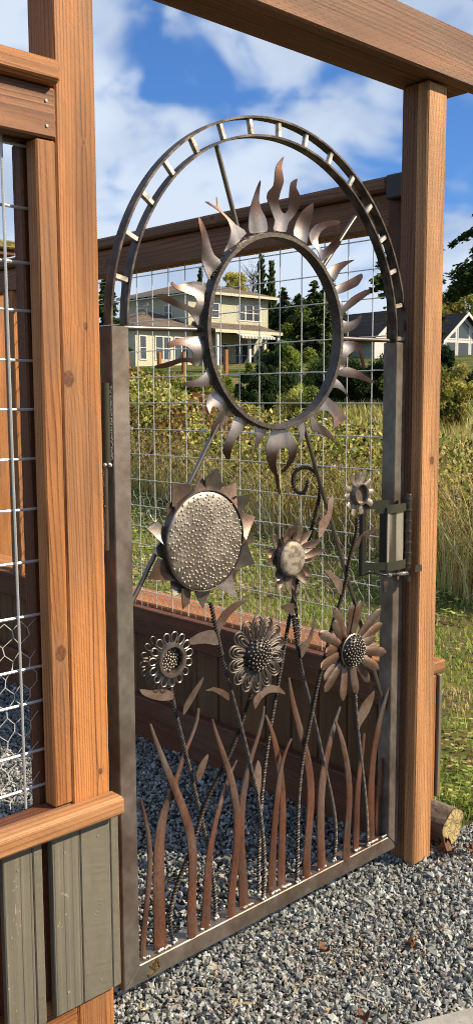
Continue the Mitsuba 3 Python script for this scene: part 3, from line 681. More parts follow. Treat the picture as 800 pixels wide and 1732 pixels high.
put('arch_band', band(0.5445, 0.550), 'arch_steel', gt, smooth=30)
put('arch_band', band(0.500, 0.5055), 'arch_steel', gt, smooth=30)
for i in range(16):
    a = math.radians(0.6 + 11.18 * i)
    m = cbox((0.5052, 0.004, -0.0062), (0.5448, 0.017, 0.0062), 0.0015)
    m.apply_transform(trimesh.transformations.rotation_matrix(-a, (0, 1, 0)))
    m.apply_translation((W / 2, 0, H + 0.002 + (0.004 if i == 0 else 0)))
    put('arch_rung', m, 'pale_steel', gt)

# the sun: hoop, rods, flames
SX, SZ = 0.5424, 1.6929
pr = [(0.2440, 0.0), (0.2450, -0.006), (0.2560, -0.006), (0.2572, 0.0), (0.2572, 0.026), (0.2560, 0.028), (0.2450, 0.028), (0.2440, 0.026), (0.2440, 0.0)]
hoop = revolve_y(pr, (SX, SZ), 96)
sun = put('sun_hoop', hoop, 'ring_steel', gt, smooth=50)
for a, b in (((.343, 2.141), (.42, 1.934)), ((.050, 1.6835), (.288, 1.690)), ((.797, 1.689), (1.052, 1.6915)), ((.876, 2.036), (.733, 1.876)),
             ((.356, 1.474), (.047, 1.012)), ((.656, 1.461), (1.052, 0.528))):
    put('rod', tube(np.linspace((a[0], .022, a[1]), (b[0], .022, b[1]), 5), 0.0062, 10), 'rod_steel', gt, smooth=50)


def fdisp(k):
    g = np.random.default_rng(100 + k)
    A, B, ph, tw = g.uniform(-0.016, 0.010), g.uniform(0.004, 0.010), g.uniform(0, 6.28), g.uniform(-0.5, 0.5)

    def d(x, z):
        r = np.hypot(x - SX, z - SZ)
        t = np.arctan2(z - SZ, x - SX)
        s = np.clip((r - 0.262) / 0.14, 0, 2.0)
        P = FL[k]
        t0 = np.arctan2(np.mean([q[1] for q in P]) - SZ, np.mean([q[0] for q in P]) - SX)
        dt = (t - t0 + math.pi) % (2 * math.pi) - math.pi
        return A * np.minimum(s * s, 1.5 * s) + B * s * np.sin(4.2 * s + ph) + tw * s * dt * 0.085 - 0.006 * np.cos(np.clip(dt * 14, -1.5, 1.5)) * (1 - sstep(0.5, 1.25, s))
    return d


for i, P in enumerate(FL):
    q = spline_closed(P)
    put('sun_flame', plate(q, 0.0165, 0.0026, 0.007, fdisp(i)), 'flame_steel', gt, smooth=45)
wa = rng.uniform(0, 2 * math.pi, 150)
k = put('weld_bead', balls(np.c_[SX + 0.2585 * np.cos(wa), rng.uniform(0.004, 0.020, 150), SZ + 0.2585 * np.sin(wa)], rng.uniform(0.0015, 0.0034, 150)), 'ring_steel', gt + '__sun_hoop')
labels[k] = {'kind': 'stuff'}

# grass blades along the foot
for i, b in enumerate(BL):
    b = np.array(b)
    s = np.linspace(0, 1, 22)
    par = np.linspace(0, 1, len(b))
    L = np.concatenate([[0], np.cumsum(np.hypot(*np.diff(b[:, :2], axis=0).T))])
    from scipy.interpolate import PchipInterpolator, CubicSpline
    u = np.linspace(0, L[-1], 24)
    cs = CubicSpline(L, b[:, :2])(u)
    wd = PchipInterpolator(L, b[:, 2])(u)
    yb = 0.012 + 0.009 * (i % 2) + 0.012 * np.sin(u * 3 + i)
    c = np.c_[cs[:, 0], yb, cs[:, 1]]
    t = np.gradient(cs, axis=0)
    t /= np.linalg.norm(t, axis=1, keepdims=True)
    side = np.c_[t[:, 1], 0 * yb, -t[:, 0]]
    half = np.maximum(wd / 2 * np.abs(t[:, 1]) * 0.93, 0.0016)
    put('grass_blade', ribbon(c, side, half, (0, -1, 0), 0.004, cup=half * 0.32, cols=5), 'rusted_steel', gt, smooth=25)
    x, hw = b[-1, 0], b[-1, 2] / 2
    n = max(3, int(hw / 0.0016))
    xx = np.linspace(x - hw * .9, x + hw * .9, n)
    put('weld_bead', cat([balls(np.c_[xx, 0.008 + 0.003 * rng.random(n), G + SQ + 0.002 + 0.003 * rng.random(n)], rng.uniform(0.0024, 0.0042, n))]), 'weld', gt)

# twisted stems
for i, (nm, P) in enumerate(ST.items()):
    P = np.array(P)
    c = smoothpath(P, 0.0036)
    y = 0.020 + 0.010 * ((i % 3) - 1) + (0.006 if nm == 'scroll' else 0)
    put('twisted_stem', tube(np.c_[c[:, 0], np.full(len(c), y), c[:, 1]], 0.0066 if nm != 'scroll' else 0.0062, 4, twist=2 * math.pi / 0.034), 'stem_steel', gt)
    put('weld_bead', balls(np.c_[c[-1, 0] + np.array([-.005, .003, 0]), np.full(3, y - 0.006), np.full(3, G + SQ + 0.003) + np.array([0, .001, .006])], 0.005), 'weld', gt)

for i, P in enumerate(LF):
    q = spline_closed(P)
    cx, cz = q.mean(0)
    g = np.random.default_rng(50 + i)
    a, b = g.uniform(-0.22, 0.22, 2)
    put('metal_leaf', plate(q, 0.016, 0.0024, 0.007, lambda x, z: a * (x - cx) + b * (z - cz) - 0.004), 'petal_steel', gt, smooth=40)

# large sunflower: a punched shallow dome among bent triangular petals
fx, fz = 0.262, 1.165
fl1 = put('sunflower', revolve_y([(0.0, -0.030), (0.03, -0.0298), (0.06, -0.029), (0.09, -0.027), (0.112, -0.024), (0.122, -0.021), (0.1255, -0.017), (0.1262, -0.013), (0.1262, -0.004), (0.0, -0.004)], (fx, fz), 72), 'disc_steel', gt, smooth=40)
put('rim', revolve_y([(0.1255, -0.021), (0.1275, -0.023), (0.1295, -0.021), (0.1295, -0.003), (0.1255, -0.003), (0.1255, -0.021)], (fx, fz), 72), 'dark_steel', fl1, smooth=40)
n = 310
i = np.arange(n)
r = 0.121 * np.sqrt((i + 0.5) / n) + rng.normal(0, 0.0012, n)
a = i * 2.399963 + rng.normal(0, 0.04, n)
prof = np.array([(0.0, -0.030), (0.03, -0.0298), (0.06, -0.029), (0.09, -0.027), (0.112, -0.024), (0.122, -0.021), (0.13, -0.016)])
yy = np.interp(r, prof[:, 0], prof[:, 1])
k = put('stud', balls(np.c_[fx + r * np.cos(a), yy - 0.0005, fz + r * np.sin(a)], 0.0029), 'stud_steel', fl1, smooth=True)
labels[k] = {'kind': 'stuff'}
for j, P in enumerate(PT):
    P = np.array(P)
    c = P.mean(0)
    d = c - np.array([fx, fz])
    dl = np.linalg.norm(d)
    dh = d / dl
    tg = np.array([-dh[1], dh[0]])
    P = P + 0.16 * ((P - c) @ tg)[:, None] * tg + 0.06 * ((P - c) @ dh)[:, None] * dh
    # lengthen the inner edge so that it starts under the dome
    Q = np.array([q - dh * 0.012 if np.linalg.norm(q - np.array([fx, fz])) < dl else q for q in P])
    g = np.random.default_rng(70 + j)
    out, tl = g.uniform(-0.35, 0.15), g.uniform(-0.5, 0.5)
    f = lambda x, z: out * (((x - fx) * dh[0] + (z - fz) * dh[1]) - 0.12) + tl * ((x - c[0]) * -dh[1] + (z - c[1]) * dh[0]) * 0.5 - 5.0 * ((x - c[0]) * -dh[1] + (z - c[1]) * dh[0]) ** 2
    put('petal', plate(Q, -0.004 + 0.006 * (j % 2), 0.0028, 0.010, f), 'bead_steel' if j in (2, 3, 5, 7, 8, 10, 13, 15) else 'petal_steel', fl1, smooth=35)


def petal(cx, cz, tip, r0, w, y0=0.0, y1=0.0, shape='leaf', cup=0.004, r1=None):
    d = np.array([tip[0] - cx, tip[1] - cz])
    L = np.linalg.norm(d)
    d /= L
    s = np.linspace(0, 1, 13)
    rr = r0 + (L - r0) * s
    prof = {'leaf': np.interp(s, [0, .3, .6, .85, 1], [.62, 1, .78, .36, .03]), 'round': np.interp(s, [0, .2, .7, .88, .96, 1], [.5, .8, 1, .86, .55, .12]),
            'rect': np.interp(s, [0, .5, .93, 1], [.8, .9, 1, .82])}[shape]
    c = np.c_[cx + d[0] * rr, y0 + (y1 - y0) * s, cz + d[1] * rr]
    return ribbon(c, (-d[1], 0, d[0]), w / 2 * prof, (0, -1, 0), 0.0024, cup=-cup * np.sin(np.pi * np.clip(s + .15, 0, 1)) if shape == 'leaf' else cup * np.ones(13), cols=5)


# middle sunflower with pointed petals round a hammered cap
c2 = (0.581, 1.080)
fl2 = put('sunflower', revolve_y([(0, -0.026), (0.020, -0.0257), (0.036, -0.0245), (0.044, -0.022), (0.0485, -0.017), (0.0485, -0.004), (0, -0.004)], c2, 40), 'cap_steel', gt, smooth=40)
put('rim', revolve_y([(0.049, -0.012), (0.053, -0.012), (0.053, 0.0), (0.049, 0.0), (0.049, -0.012)], c2, 40), 'dark_steel', fl2, smooth=40)
for j, tp in enumerate(T2):
    g = np.random.default_rng(90 + j)
    put('petal', petal(*c2, tp, 0.042, 0.031, 0.004 - 0.006 * (j % 2), g.uniform(-0.030, 0.014), cup=0.005), 'petal_steel', fl2, smooth=40)

# small flower with a ring, shot beads and wire loops
c3 = (0.155, 0.877)
fl3 = put('loop_flower', revolve_y([(0.0325, -0.014), (0.034, -0.018), (0.0425, -0.018), (0.044, -0.014), (0.044, -0.004), (0.0325, -0.004), (0.0325, -0.014)], c3, 48), 'bead_steel', gt, smooth=35)
put('back_plate', revolve_y([(0, 0.000), (0.040, 0.000), (0.040, 0.004), (0, 0.004)], c3, 32), 'dark_steel', fl3)
i = np.arange(44)
rr, aa = 0.029 * np.sqrt((i + .5) / 44), i * 2.399963
for q in np.c_[c3[0] - 0.002 + rr * np.cos(aa), -0.001 - 0.002 * np.cos(rr * 50), c3[1] - 0.001 + rr * np.sin(aa)]:
    put('bead', balls([q], 0.0040), 'bead_steel', fl3, smooth=True)


def loop(cx, cz, a, r0, r1, w, y, wire, n=22):
    t = np.linspace(-0.5, 0.5, n)
    s = 0.5 + 0.5 * np.cos(2 * np.pi * t)
    side = w * np.sin(2 * np.pi * t) * (0.35 + 0.65 * s ** 0.7)
    rr = r0 + (r1 - r0) * s
    x, z = rr * math.cos(a) - side * math.sin(a), rr * math.sin(a) + side * math.cos(a)
    return tube(np.c_[cx + x, np.full(n, y), cz + z], wire, 6)


for j in range(15):
    a = 2 * math.pi * j / 15 + 0.12
    put('petal_loop', loop(c3[0] + 0.002, c3[1], a, 0.040, 0.0695, 0.0115, -0.006, 0.0019), 'bead_steel', fl3, smooth=50)
for j in range(7):
    a = math.radians(120 + 20 * j)
    put('petal_loop', loop(c3[0] - 0.006, c3[1] - 0.002, a, 0.044, 0.073, 0.009, 0.014, 0.0018), 'dark_steel', fl3, smooth=50)

# flower of nested strip loops round a nailed dome
c4, c4p = (0.452, 0.835), (0.456, 0.832)
fl4 = put('nail_flower', revolve_y([(0, -0.034), (0.018, -0.032), (0.034, -0.025), (0.044, -0.012), (0.046, 0.0), (0, 0.0)], c4, 40), 'black_metal', gt, smooth=40)
i = np.arange(72)
rr, aa = 0.0445 * np.sqrt((i + .5) / 72), i * 2.399963
yy = np.interp(rr, [0, .018, .034, .044, .05], [-.034, -.032, -.025, -.012, 0])
for q in np.c_[c4[0] + rr * np.cos(aa) * 1.04, yy - 0.004, c4[1] + rr * np.sin(aa) * 1.04]:
    put('nail_head', balls([q], 0.0034), 'bead_steel', fl4, smooth=True)
for j in range(14):
    a = 2 * math.pi * j / 14 + 0.2
    for (r1, w, y) in ((0.105, 0.0215, -0.004), (0.094, 0.0145, -0.006), (0.082, 0.0075, -0.008)):
        put('petal_loop', loop(*c4p, a, 0.040, r1, w, y, 0.0030), 'ring_steel', fl4, smooth=50)

# daisy with round-ended petals in two layers
c5 = (0.850, 0.768)
fl5 = put('daisy', revolve_y([(0, -0.034), (0.020, -0.032), (0.038, -0.024), (0.047, -0.012), (0.049, 0.0), (0, 0.0)], c5, 40), 'black_metal', gt, smooth=40)
put('rim', tube([(c5[0] + 0.050 * math.cos(t), -0.010, c5[1] + 0.050 * math.sin(t)) for t in np.linspace(0, 2 * math.pi, 40)], 0.0028, 6), 'bead_steel', fl5, smooth=50)
i = np.arange(88)
rr, aa = 0.047 * np.sqrt((i + .5) / 88), i * 2.399963
yy = np.interp(rr, [0, .02, .038, .047, .05], [-.034, -.032, -.024, -.012, 0])
for q in np.c_[c5[0] + rr * np.cos(aa), yy - 0.003, c5[1] + rr * np.sin(aa)]:
    put('nail_head', balls([q], 0.0034), 'bead_steel', fl5, smooth=True)
for j, tp in enumerate(TD):
    g = np.random.default_rng(130 + j)
    put('petal', petal(*c5, tp, 0.040, 0.032, 0.002 + 0.007 * (j % 2), g.uniform(-0.022, 0.016), 'round', 0.0035), 'petal_steel', fl5, smooth=40)

# little flower near the latch
c6 = (0.876, 1.237)
fl6 = put('small_flower', revolve_y([(0.0265, -0.014), (0.028, -0.018), (0.031, -0.018), (0.0325, -0.014), (0.0325, 0.0), (0.0265, 0.0), (0.0265, -0.014)], c6, 36), 'bead_steel', gt, smooth=35)
put('centre_plate', revolve_y([(0, -0.004), (0.027, -0.004), (0.027, 0.0), (0, 0.0)], c6, 28), 'petal_steel', fl6)
for tp in TS:
    put('petal', petal(*c6, tp, 0.029, 0.021, 0.0, -0.004, 'rect', 0.002), 'disc_steel', fl6, smooth=40)

# hinge on the left, latch on the right
def cyl(p, q, r, n=20):
    return tube(np.linspace(p, q, 3), r, n)


hg = put('hinge', cyl((-0.0155, 0.006, 1.372), (-0.0155, 0.006, 1.556), 0.0095), 'olive_paint', gt, smooth=40)
put('pin', cyl((-0.0185, 0.008, 1.17), (-0.0185, 0.008, 1.371), 0.0058), 'rod_steel', hg, smooth=40)
zz = np.arange(1.38, 1.55, 0.0035)
k = put('weld_bead', balls(np.c_[np.full(len(zz), -0.004) + rng.normal(0, .001, len(zz)), np.full(len(zz), 0.003), zz], rng.uniform(0.0025, 0.004, len(zz))), 'ring_steel', hg)
labels[k] = {'kind': 'stuff'}
zz = np.arange(1.19, 1.36, 0.006)
k = put('pin_weld', balls(np.c_[np.full(len(zz), -0.029) + rng.normal(0, .0015, len(zz)), np.full(len(zz), 0.004), zz], rng.uniform(0.0018, 0.003, len(zz))), 'ring_steel', hg)
labels[k] = {'kind': 'stuff'}
put('pin_collar', balls([(-0.022, 0.003, 1.37), (-0.014, -0.001, 1.37), (-0.009, 0.002, 1.368)], 0.005), 'weld', hg)

lt = put('latch', cbox((1.0875, -0.040, 0.985), (1.0905, -0.012, 1.165), 0.001), 'black_metal', gt)
rib = [(0.0001, 1.2245), (0.0085, 1.2245), (0.0098, 1.222)]
for z in np.linspace(1.207, 0.972, 8):
    rib += [(0.0098, z + 0.0045), (0.0115, z + 0.003), (0.0115, z - 0.003), (0.0098, z - 0.0045)]
rib += [(0.0098, 0.951), (0.0085, 0.9485), (0.0001, 0.9485)]
a = np.arange(20) * 2 * math.pi / 20
v = np.stack([1.0845 + np.array(rib)[None, :, 0] * np.cos(a)[:, None], -0.030 + np.array(rib)[None, :, 0] * np.sin(a)[:, None], np.broadcast_to(np.array(rib)[None, :, 1], (20, len(rib)))], -1)
kk = len(rib)
f = [[i * kk + j, ((i + 1) % 20) * kk + j, ((i + 1) % 20) * kk + j + 1, i * kk + j + 1] for i in range(20) for j in range(kk - 1)]
m = trimesh.Trimesh(v.reshape(-1, 3), np.vstack([np.array(f)[:, [0, 1, 2]], np.array(f)[:, [0, 2, 3]]]), process=False)
if m.volume < 0:
    m.invert()
put('barrel', m, 'barrel_steel', lt, smooth=35)


def strap(z0, z1, pts, t=0.003):
    return ribbon(np.array([(x, y, (z0 + z1) / 2) for x, y in pts]), (0, 0, 1), np.full(len(pts), abs(z1 - z0) / 2), (0, -1, 0), t, cols=2)


put('strap', strap(1.172, 1.197, [(0.955, -0.010), (0.985, -0.028), (1.01, -0.034), (1.045, -0.033), (1.076, -0.030)]), 'olive_paint', lt, smooth=40)
put('strap', strap(1.186, 1.212, [(0.915, 0.010), (0.94, -0.004), (0.965, -0.016), (0.99, -0.0285)]), 'olive_paint', lt, smooth=40)
put('strap', strap(0.998, 1.022, [(0.925, 0.010), (0.95, -0.008), (0.975, -0.026), (0.985, -0.030)]), 'olive_paint', lt, smooth=40)
put('strap', strap(0.994, 1.022, [(0.984, -0.0305), (1.02, -0.035), (1.05, -0.035), (1.078, -0.031)]), 'olive_paint', lt, smooth=40)
put('striker', ribbon(np.array([(1.092, -0.0555, 0.992), (1.115, -0.0555, 0.991), (1.124, -0.0560, 0.990)]), (0, 0, 1), [0.011, 0.011, 0.010], (0, -1, 0), 0.004, cols=2), 'rod_steel', lt, smooth=40)
put('face_plate', cbox((0.985, -0.0265, 1.000), (1.066, -0.0230, 1.182), 0.001), 'glint_steel', lt)
put('side_plate', cbox((0.978, -0.029, 0.990), (0.984, -0.001, 1.19), 0.001), 'black_metal', lt)
put('handle_bar', cbox((0.905, 0.006, 0.985), (0.926, 0.020, 1.205), 0.003), 'black_metal', lt)
t = np.linspace(0, 1, 160)
put('spring', tube(np.c_[0.982 + 0.096 * t, -0.034 + 0.0052 * np.cos(t * 2 * math.pi * 16), 0.983 - 0.006 * t + 0.0052 * np.sin(t * 2 * math.pi * 16)], 0.0016, 5), 'glint_steel', lt, smooth=True)
put('cable', tube(smoothpath([(0.925, 0.012, 0.985), (0.945, -0.01, 0.992), (0.965, -0.028, 0.986), (0.983, -0.034, 0.983)], 0.006), 0.003, 6), 'black_metal', lt, smooth=True)
put('thumb_tab', ribbon(np.array([(0.985, -0.02, 0.975), (0.985, -0.024, 0.955), (0.987, -0.022, 0.935), (0.990, -0.018, 0.925)]), (1, 0, 0), [.008, .010, .008, .003], (0, -1, 0), 0.003, cols=3), 'barrel_steel', lt, smooth=40)

# maker's mark: a brass-coloured angular monogram on the corner of the bottom rail
mk = []
def stroke(p, q, w=0.0042):
    p, q = np.array(p), np.array(q)
    d = (q - p) / np.linalg.norm(q - p)
    n = np.array([-d[1], d[0]]) * w / 2
    return plate([p - n, q - n, q + n, p + n], -0.0002, 0.0022)
mx, mz = 0.078, 0.063
for p, q in (((0, .004), (.020, .010)), ((.020, .010), (.014, .036)), ((.002, .030), (.014, .024)), ((.020, .010), (.034, .016)), ((.026, .042), (.034, .016)), ((.026, .042), (.014, .018)), ((.010, .020), (.036, .026)), ((-.004, .012), (.0, .004))):
    mk.append(stroke((mx + p[0], mz + p[1]), (mx + q[0], mz + q[1])))
scene['brass'] = prin((0.46, 0.32, 0.12), 0.35, 0.9)
put('maker_mark', cat(mk), 'brass', gt + '__bottom_rail', label='raised brass coloured maker monogram')

# ------------------------------------------------------------------ log, leaves
def end_col(p, n, uv):
    r = dr.sqrt(dr.square(p.x - 1.345) + dr.square(p.z - 0.062))
    ring = 0.5 + 0.5 * dr.sin(r * 900 + 3 * noise(p.x * 40, p.z * 40))
    c = mix((0.42, 0.33, 0.15), (0.58, 0.48, 0.26), ring * 0.6 + 0.4 * fbm(p.x * 70, p.z * 30, 0, 3))
    c = mix(c, (0.16, 0.13, 0.06), 0.7 * smoothstep(0.5, 0.75, fbm(p.x * 22, p.z * 22, 3, 3)))
    ang = dr.atan2(p.z - 0.062, p.x - 1.345) * 2.2 + 1.2 * noise(r * 60, 3)
    crack = 1 - smoothstep(0.02, 0.07, dr.abs(ang - dr.round(ang)) * r * 9)
    return c * (1 - 0.7 * crack * smoothstep(0.006, 0.02, r)) * (0.65 + 0.35 * smoothstep(0.062, 0.05, r))


scene['log_end'] = prin(end_col, 0.8, spec=0.2)
scene['bark'] = bump(prin(lambda p, n, uv: mix((0.07, 0.055, 0.045), (0.24, 0.21, 0.19), fbm(p.x * 50, p.y * 12, p.z * 50, 4)), 0.9, spec=0.1), hammer_h, 0.004)
lg = thing('cut_log', 'short round log with a pale sawn end lying at the foot of the latch post', 'log')
a = np.arange(28) * 2 * math.pi / 28
rad = 0.066 * (1 + 0.07 * np.sin(2 * a + 1) + 0.04 * np.sin(5 * a))
ys = np.linspace(-0.045, 0.42, 30)
v = np.array([(1.345 + 0.05 * (yy + 0.045) + r_ * math.cos(t) * (1 + .05 * math.sin(9 * yy + 3 * t)), yy + 0.10 * (r_ * math.cos(t)) , 0.062 + r_ * math.sin(t)) for yy in ys for r_, t in zip(rad, a)])
f = [[i * 28 + j, (i + 1) * 28 + j, (i + 1) * 28 + (j + 1) % 28, i * 28 + (j + 1) % 28] for i in range(29) for j in range(28)]
put('bark', (v, np.array(f)), 'bark', lg)
v0 = v[:28] * 1.0
cpt = v0.mean(0)
v0 = np.vstack([cpt + (v0 - cpt) * 0.985 - np.array([0, 0.002, 0]), [cpt - np.array([0, 0.004, 0])]])
put('sawn_end', (v0, [[28, j, (j + 1) % 28] for j in range(28)]), 'log_end', lg, label='pale sawn face with growth rings')
scene['dry_leaf_mat'] = {'type': 'twosided', 'bsdf': prin(lambda p, n, uv: mix((0.05, 0.022, 0.011), (0.20, 0.088, 0.040), fbm(p.x * 90, p.y * 90, p.z * 90, 3)), 0.6, spec=0.3)}


def dry_leaf(x, y, s, rz, label, lobes=5, curl=1.0):
    t = np.linspace(0, 2 * math.pi, 40, endpoint=False)
    r = s * (0.55 + 0.45 * np.abs(np.cos(lobes * t / 2)) ** 0.8) * (0.75 + 0.25 * np.cos(t))
    rings = []
    for q in (0.25, 0.6, 1.0):
        rings.append(np.c_[r * q * np.cos(t), r * q * np.sin(t), curl * s * (0.9 * q**2 * np.sin(1.5 * t + 1) ** 2 + 0.25 * q * np.sin(4 * t))])
    v = np.vstack([[0, 0, 0.002]] + rings)
    f = [[0, 1 + j, 1 + (j + 1) % 40] for j in range(40)]
    for k in range(2):
        for j in range(40):
            A, B = 1 + k * 40 + j, 1 + k * 40 + (j + 1) % 40
            f += [[A, A + 40, B + 40], [A, B + 40, B]]
    c, sn = math.cos(rz), math.sin(rz)
    v = v @ np.array([[c, sn, 0], [-sn, c, 0], [0, 0, 1]]) + np.array([x, y, 0.016])
    put('dry_leaf', (v, f), 'dry_leaf_mat', smooth=True, label=label, cat='leaf', group='dry leaves on the gravel')


dry_leaf(1.262, -0.085, 0.046, 0.6, 'large curled brown leaf right at the foot of the latch post', 5, 0.7)
dry_leaf(1.335, -0.135, 0.034, 2.1, 'curled dark leaf just out from the foot of the latch post', 3, 0.6)
dry_leaf(1.300, -0.045, 0.030, 4.0, 'small brown leaf between the latch post and the log', 5, 1.2)
dry_leaf(0.54, -0.18, 0.022, 1.0, 'brown scrap of leaf nearest the bottom rail of the gate', 3, 0.8)
dry_leaf(0.74, -0.33, 0.026, 2.6, 'dry leaf lying alone halfway across the open gravel', 5, 0.6)
dry_leaf(0.40, -0.42, 0.024, 5.0, 'reddish brown leaf on the gravel nearest the camera', 3, 0.7)

# bits of straw, twig and bark lying in the gravel
n = 420
q = np.vstack([rng.normal((0.62, -0.28), (0.16, 0.08), (130, 2)), rng.normal((0.25, -0.2), (0.25, 0.12), (90, 2)), scatter(320, (-0.2, -0.7, 2.2, 0.1))])
q = q[(q[:, 1] < 0.0)]
n = len(q)
t = rng.uniform(0, 6.28, n)
L = rng.uniform(0.006, 0.026, n)
c = np.c_[q, rng.uniform(0.010, 0.021, n)]
d = np.c_[np.cos(t), np.sin(t), rng.normal(0, .25, n)] * L[:, None]
w = np.c_[-np.sin(t), np.cos(t), rng.normal(0, .5, n)] * rng.uniform(0.0008, 0.0024, n)[:, None]
v = np.stack([c - d, c + w, c + d, c - w + (0, 0, 0.0015)], 1).reshape(-1, 3)
o = (np.arange(n) * 4)[:, None]
dc = np.array([(0.20, 0.115, 0.06), (0.34, 0.25, 0.13), (0.10, 0.05, 0.03), (0.42, 0.34, 0.2)])[rng.integers(0, 4, n)]
k = put('plant_debris', (v, np.vstack([o + [0, 1, 2], o + [0, 2, 3]])), 'coloured', color=np.repeat(dc, 4, 0))
labels[k] = {'label': 'loose bits of straw, twig and bark lying in the gravel', 'category': 'debris', 'kind': 'stuff'}

# ------------------------------------------------------------------ vegetation
def quads(c, d, w, col, name, bsdf='leaf', parent=None, bend=None, **say):
    """Diamond leaves: centres c, half length vectors d, half width vectors w, colours col."""
    n = len(c)
    mid = c if bend is None else c + bend
    v = np.stack([c - d, mid + w, c + d, mid - w], 1).reshape(-1, 3)
    o = (np.arange(n) * 4)[:, None]
    f = np.vstack([o + [0, 1, 2], o + [0, 2, 3]])
    return put(name, (v, f), bsdf, parent, color=np.repeat(col, 4, 0), **say)


def rdir(r, n):
    v = r.normal(size=(n, 3))
    return v / np.linalg.norm(v, axis=1, keepdims=True)


def tones(r, n, cols, jit=0.22):
    c = np.array(cols)[r.integers(0, len(cols), n)]
    return np.clip(c * np.exp(r.normal(0, jit, (n, 1))) * np.exp(r.normal(0, 0.05, (n, 3))), 0.004, 0.7)


scene['tree_bark'] = prin(lambda p, n, uv: mix((0.05, 0.04, 0.032), (0.16, 0.13, 0.105), fbm(p.x * 6, p.y * 6, p.z * 1.5, 3)), 0.9, spec=0.1)


def limb(a, b, r0, r1, sag=0.0, n=6, r=rng):
    t = np.linspace(0, 1, n)[:, None]
    a, b = np.array(a, float), np.array(b, float)
    c = a + (b - a) * t + r.normal(0, 0.02, (n, 3)) * np.linalg.norm(b - a) * np.sin(np.pi * t)
    c[:, 2] -= sag * 4 * (t * (1 - t))[:, 0]
    return tube(c, np.linspace(r0, r1, n), 6, caps=False)


def broad(name, label, cat_, x, y, h, w, cols, n, size, seed, trunk=0.25, group=None, squash=1.0, clumps=60, base=None, bare=0.0):
    r = np.random.default_rng(seed)
    z0 = float(ter(x, y)) - 0.1 if base is None else base
    k = thing(name, label, cat_, group)
    ch = h * (1 - trunk)
    cen = np.array([x, y, z0 + h * trunk + ch / 2])
    cl = rdir(r, clumps) * (r.random((clumps, 1)) ** 0.4) * np.array([w, w, ch / 2]) * 0.82 * squash
    cl[:, 2] = np.clip(cl[:, 2], -ch * 0.5, ch * 0.46)
    cr = r.uniform(0.16, 0.34, clumps) * min(w, ch)
    i = r.integers(0, clumps, n)
    off = rdir(r, n) * (r.random((n, 1)) ** 0.5) * cr[i, None]
    c = cen + cl[i] + off
    c[:, 2] = np.maximum(c[:, 2], z0 + 0.05)
    out = off / (np.linalg.norm(off, axis=1, keepdims=True) + 1e-9)
    d = rdir(r, n) + 0.3 * np.array([0, 0, -1])
    d /= np.linalg.norm(d, axis=1, keepdims=True)
    wv = np.cross(d, out + 0.8 * rdir(r, n))
    wv /= np.linalg.norm(wv, axis=1, keepdims=True) + 1e-9
    s = size * r.uniform(0.6, 1.4, (n, 1))
    tone = tones(r, clumps, cols, 0.16)[i] * np.exp(r.normal(0, 0.2, (n, 1)))
    quads(c, d * s, wv * s * 0.55, np.clip(tone, 0.004, 0.7), 'crown', parent=k)
    ms = [limb((x, y, z0 - 0.3), cen + (0, 0, ch * 0.2), 0.022 * h + 0.02, 0.008 * h, r=r)]
    for j in range(min(clumps, 26)):
        t = r.uniform(0.1, 0.8)
        a = np.array([x, y, z0]) * (1 - t) + (cen + (0, 0, ch * 0.2)) * t
        ms.append(limb(a, cen + cl[j], 0.007 * h, 0.002 * h, r=r, n=5))
    put('trunk', cat(ms), 'tree_bark', k, smooth=True)
    return k


def conifer(name, label, x, y, h, w, cols, seed, n=9000, size=0.3, droop=0.35, start=0.08, whorls=26, group=None, columnar=False, cat_='tree'):
    r = np.random.default_rng(seed)
    z0 = float(ter(x, y)) - 0.1
    k = thing(name, label, cat_, group)
    C, D, Wv, ms = [], [], [], [limb((x, y, z0 - 0.3), (x, y, z0 + h * 0.98), 0.016 * h, 0.02, n=8, r=r)]
    tot = 0
    br = []
    for i in range(whorls):
        t = start + (1 - start) * (i / whorls) ** 0.9
        L = w * ((1 - t) ** (0.45 if columnar else 0.8)) * (1 if not columnar else min(1, 0.4 + 3 * t)) + 0.12 * w * (0.2)
        for j in range(6 if not columnar else 8):
            az = r.uniform(0, 2 * math.pi)
            ll = L * r.uniform(0.55, 1.2)
            up = 1.5 if columnar else r.uniform(-0.05, 0.25)
            z = z0 + h * t + r.uniform(-.5, .5) * h / whorls
            br.append((np.array([x, y, z]), np.array([math.cos(az), math.sin(az), up]) * ll, ll))
    LL = np.array([b[2] for b in br])
    cnt = np.maximum(4, (n * LL / LL.sum())).astype(int)
    for (a, v, ll), m in zip(br, cnt):
        s = r.random(m) ** 0.75
        p = a + v * s[:, None] + np.array([0, 0, -1.0]) * (0 if columnar else droop) * ll * (s**2)[:, None]
        p = p + r.normal(0, 1, (m, 3)) * np.array([0.11, 0.11, 0.05 if not columnar else 0.2]) * ll * (0.35 + 0.8 * (1 - s))[:, None]
        dd = v / ll + 0.7 * rdir(r, m) + np.array([0, 0, -0.35 if not columnar else 0.6])
        C.append(p)
        D.append(dd / np.linalg.norm(dd, axis=1, keepdims=True))
        if not columnar and ll > 0.5:
            q = np.linspace(0, 1, 4)[:, None]
            ms.append(tube(a + v * q - np.array([0, 0, 1.0]) * droop * ll * q**2, np.linspace(0.012 * ll + 0.01, 0.008, 4), 4, caps=False))
    C, D = np.vstack(C), np.vstack(D)
    m = len(C)
    wv = np.cross(D, rdir(r, m))
    wv /= np.linalg.norm(wv, axis=1, keepdims=True) + 1e-9
    s = size * r.uniform(0.6, 1.4, (m, 1))
    quads(C, D * s, wv * s * 0.42, tones(r, m, cols, 0.28), 'crown', parent=k)
    put('trunk', cat(ms), 'tree_bark', k, smooth=True)


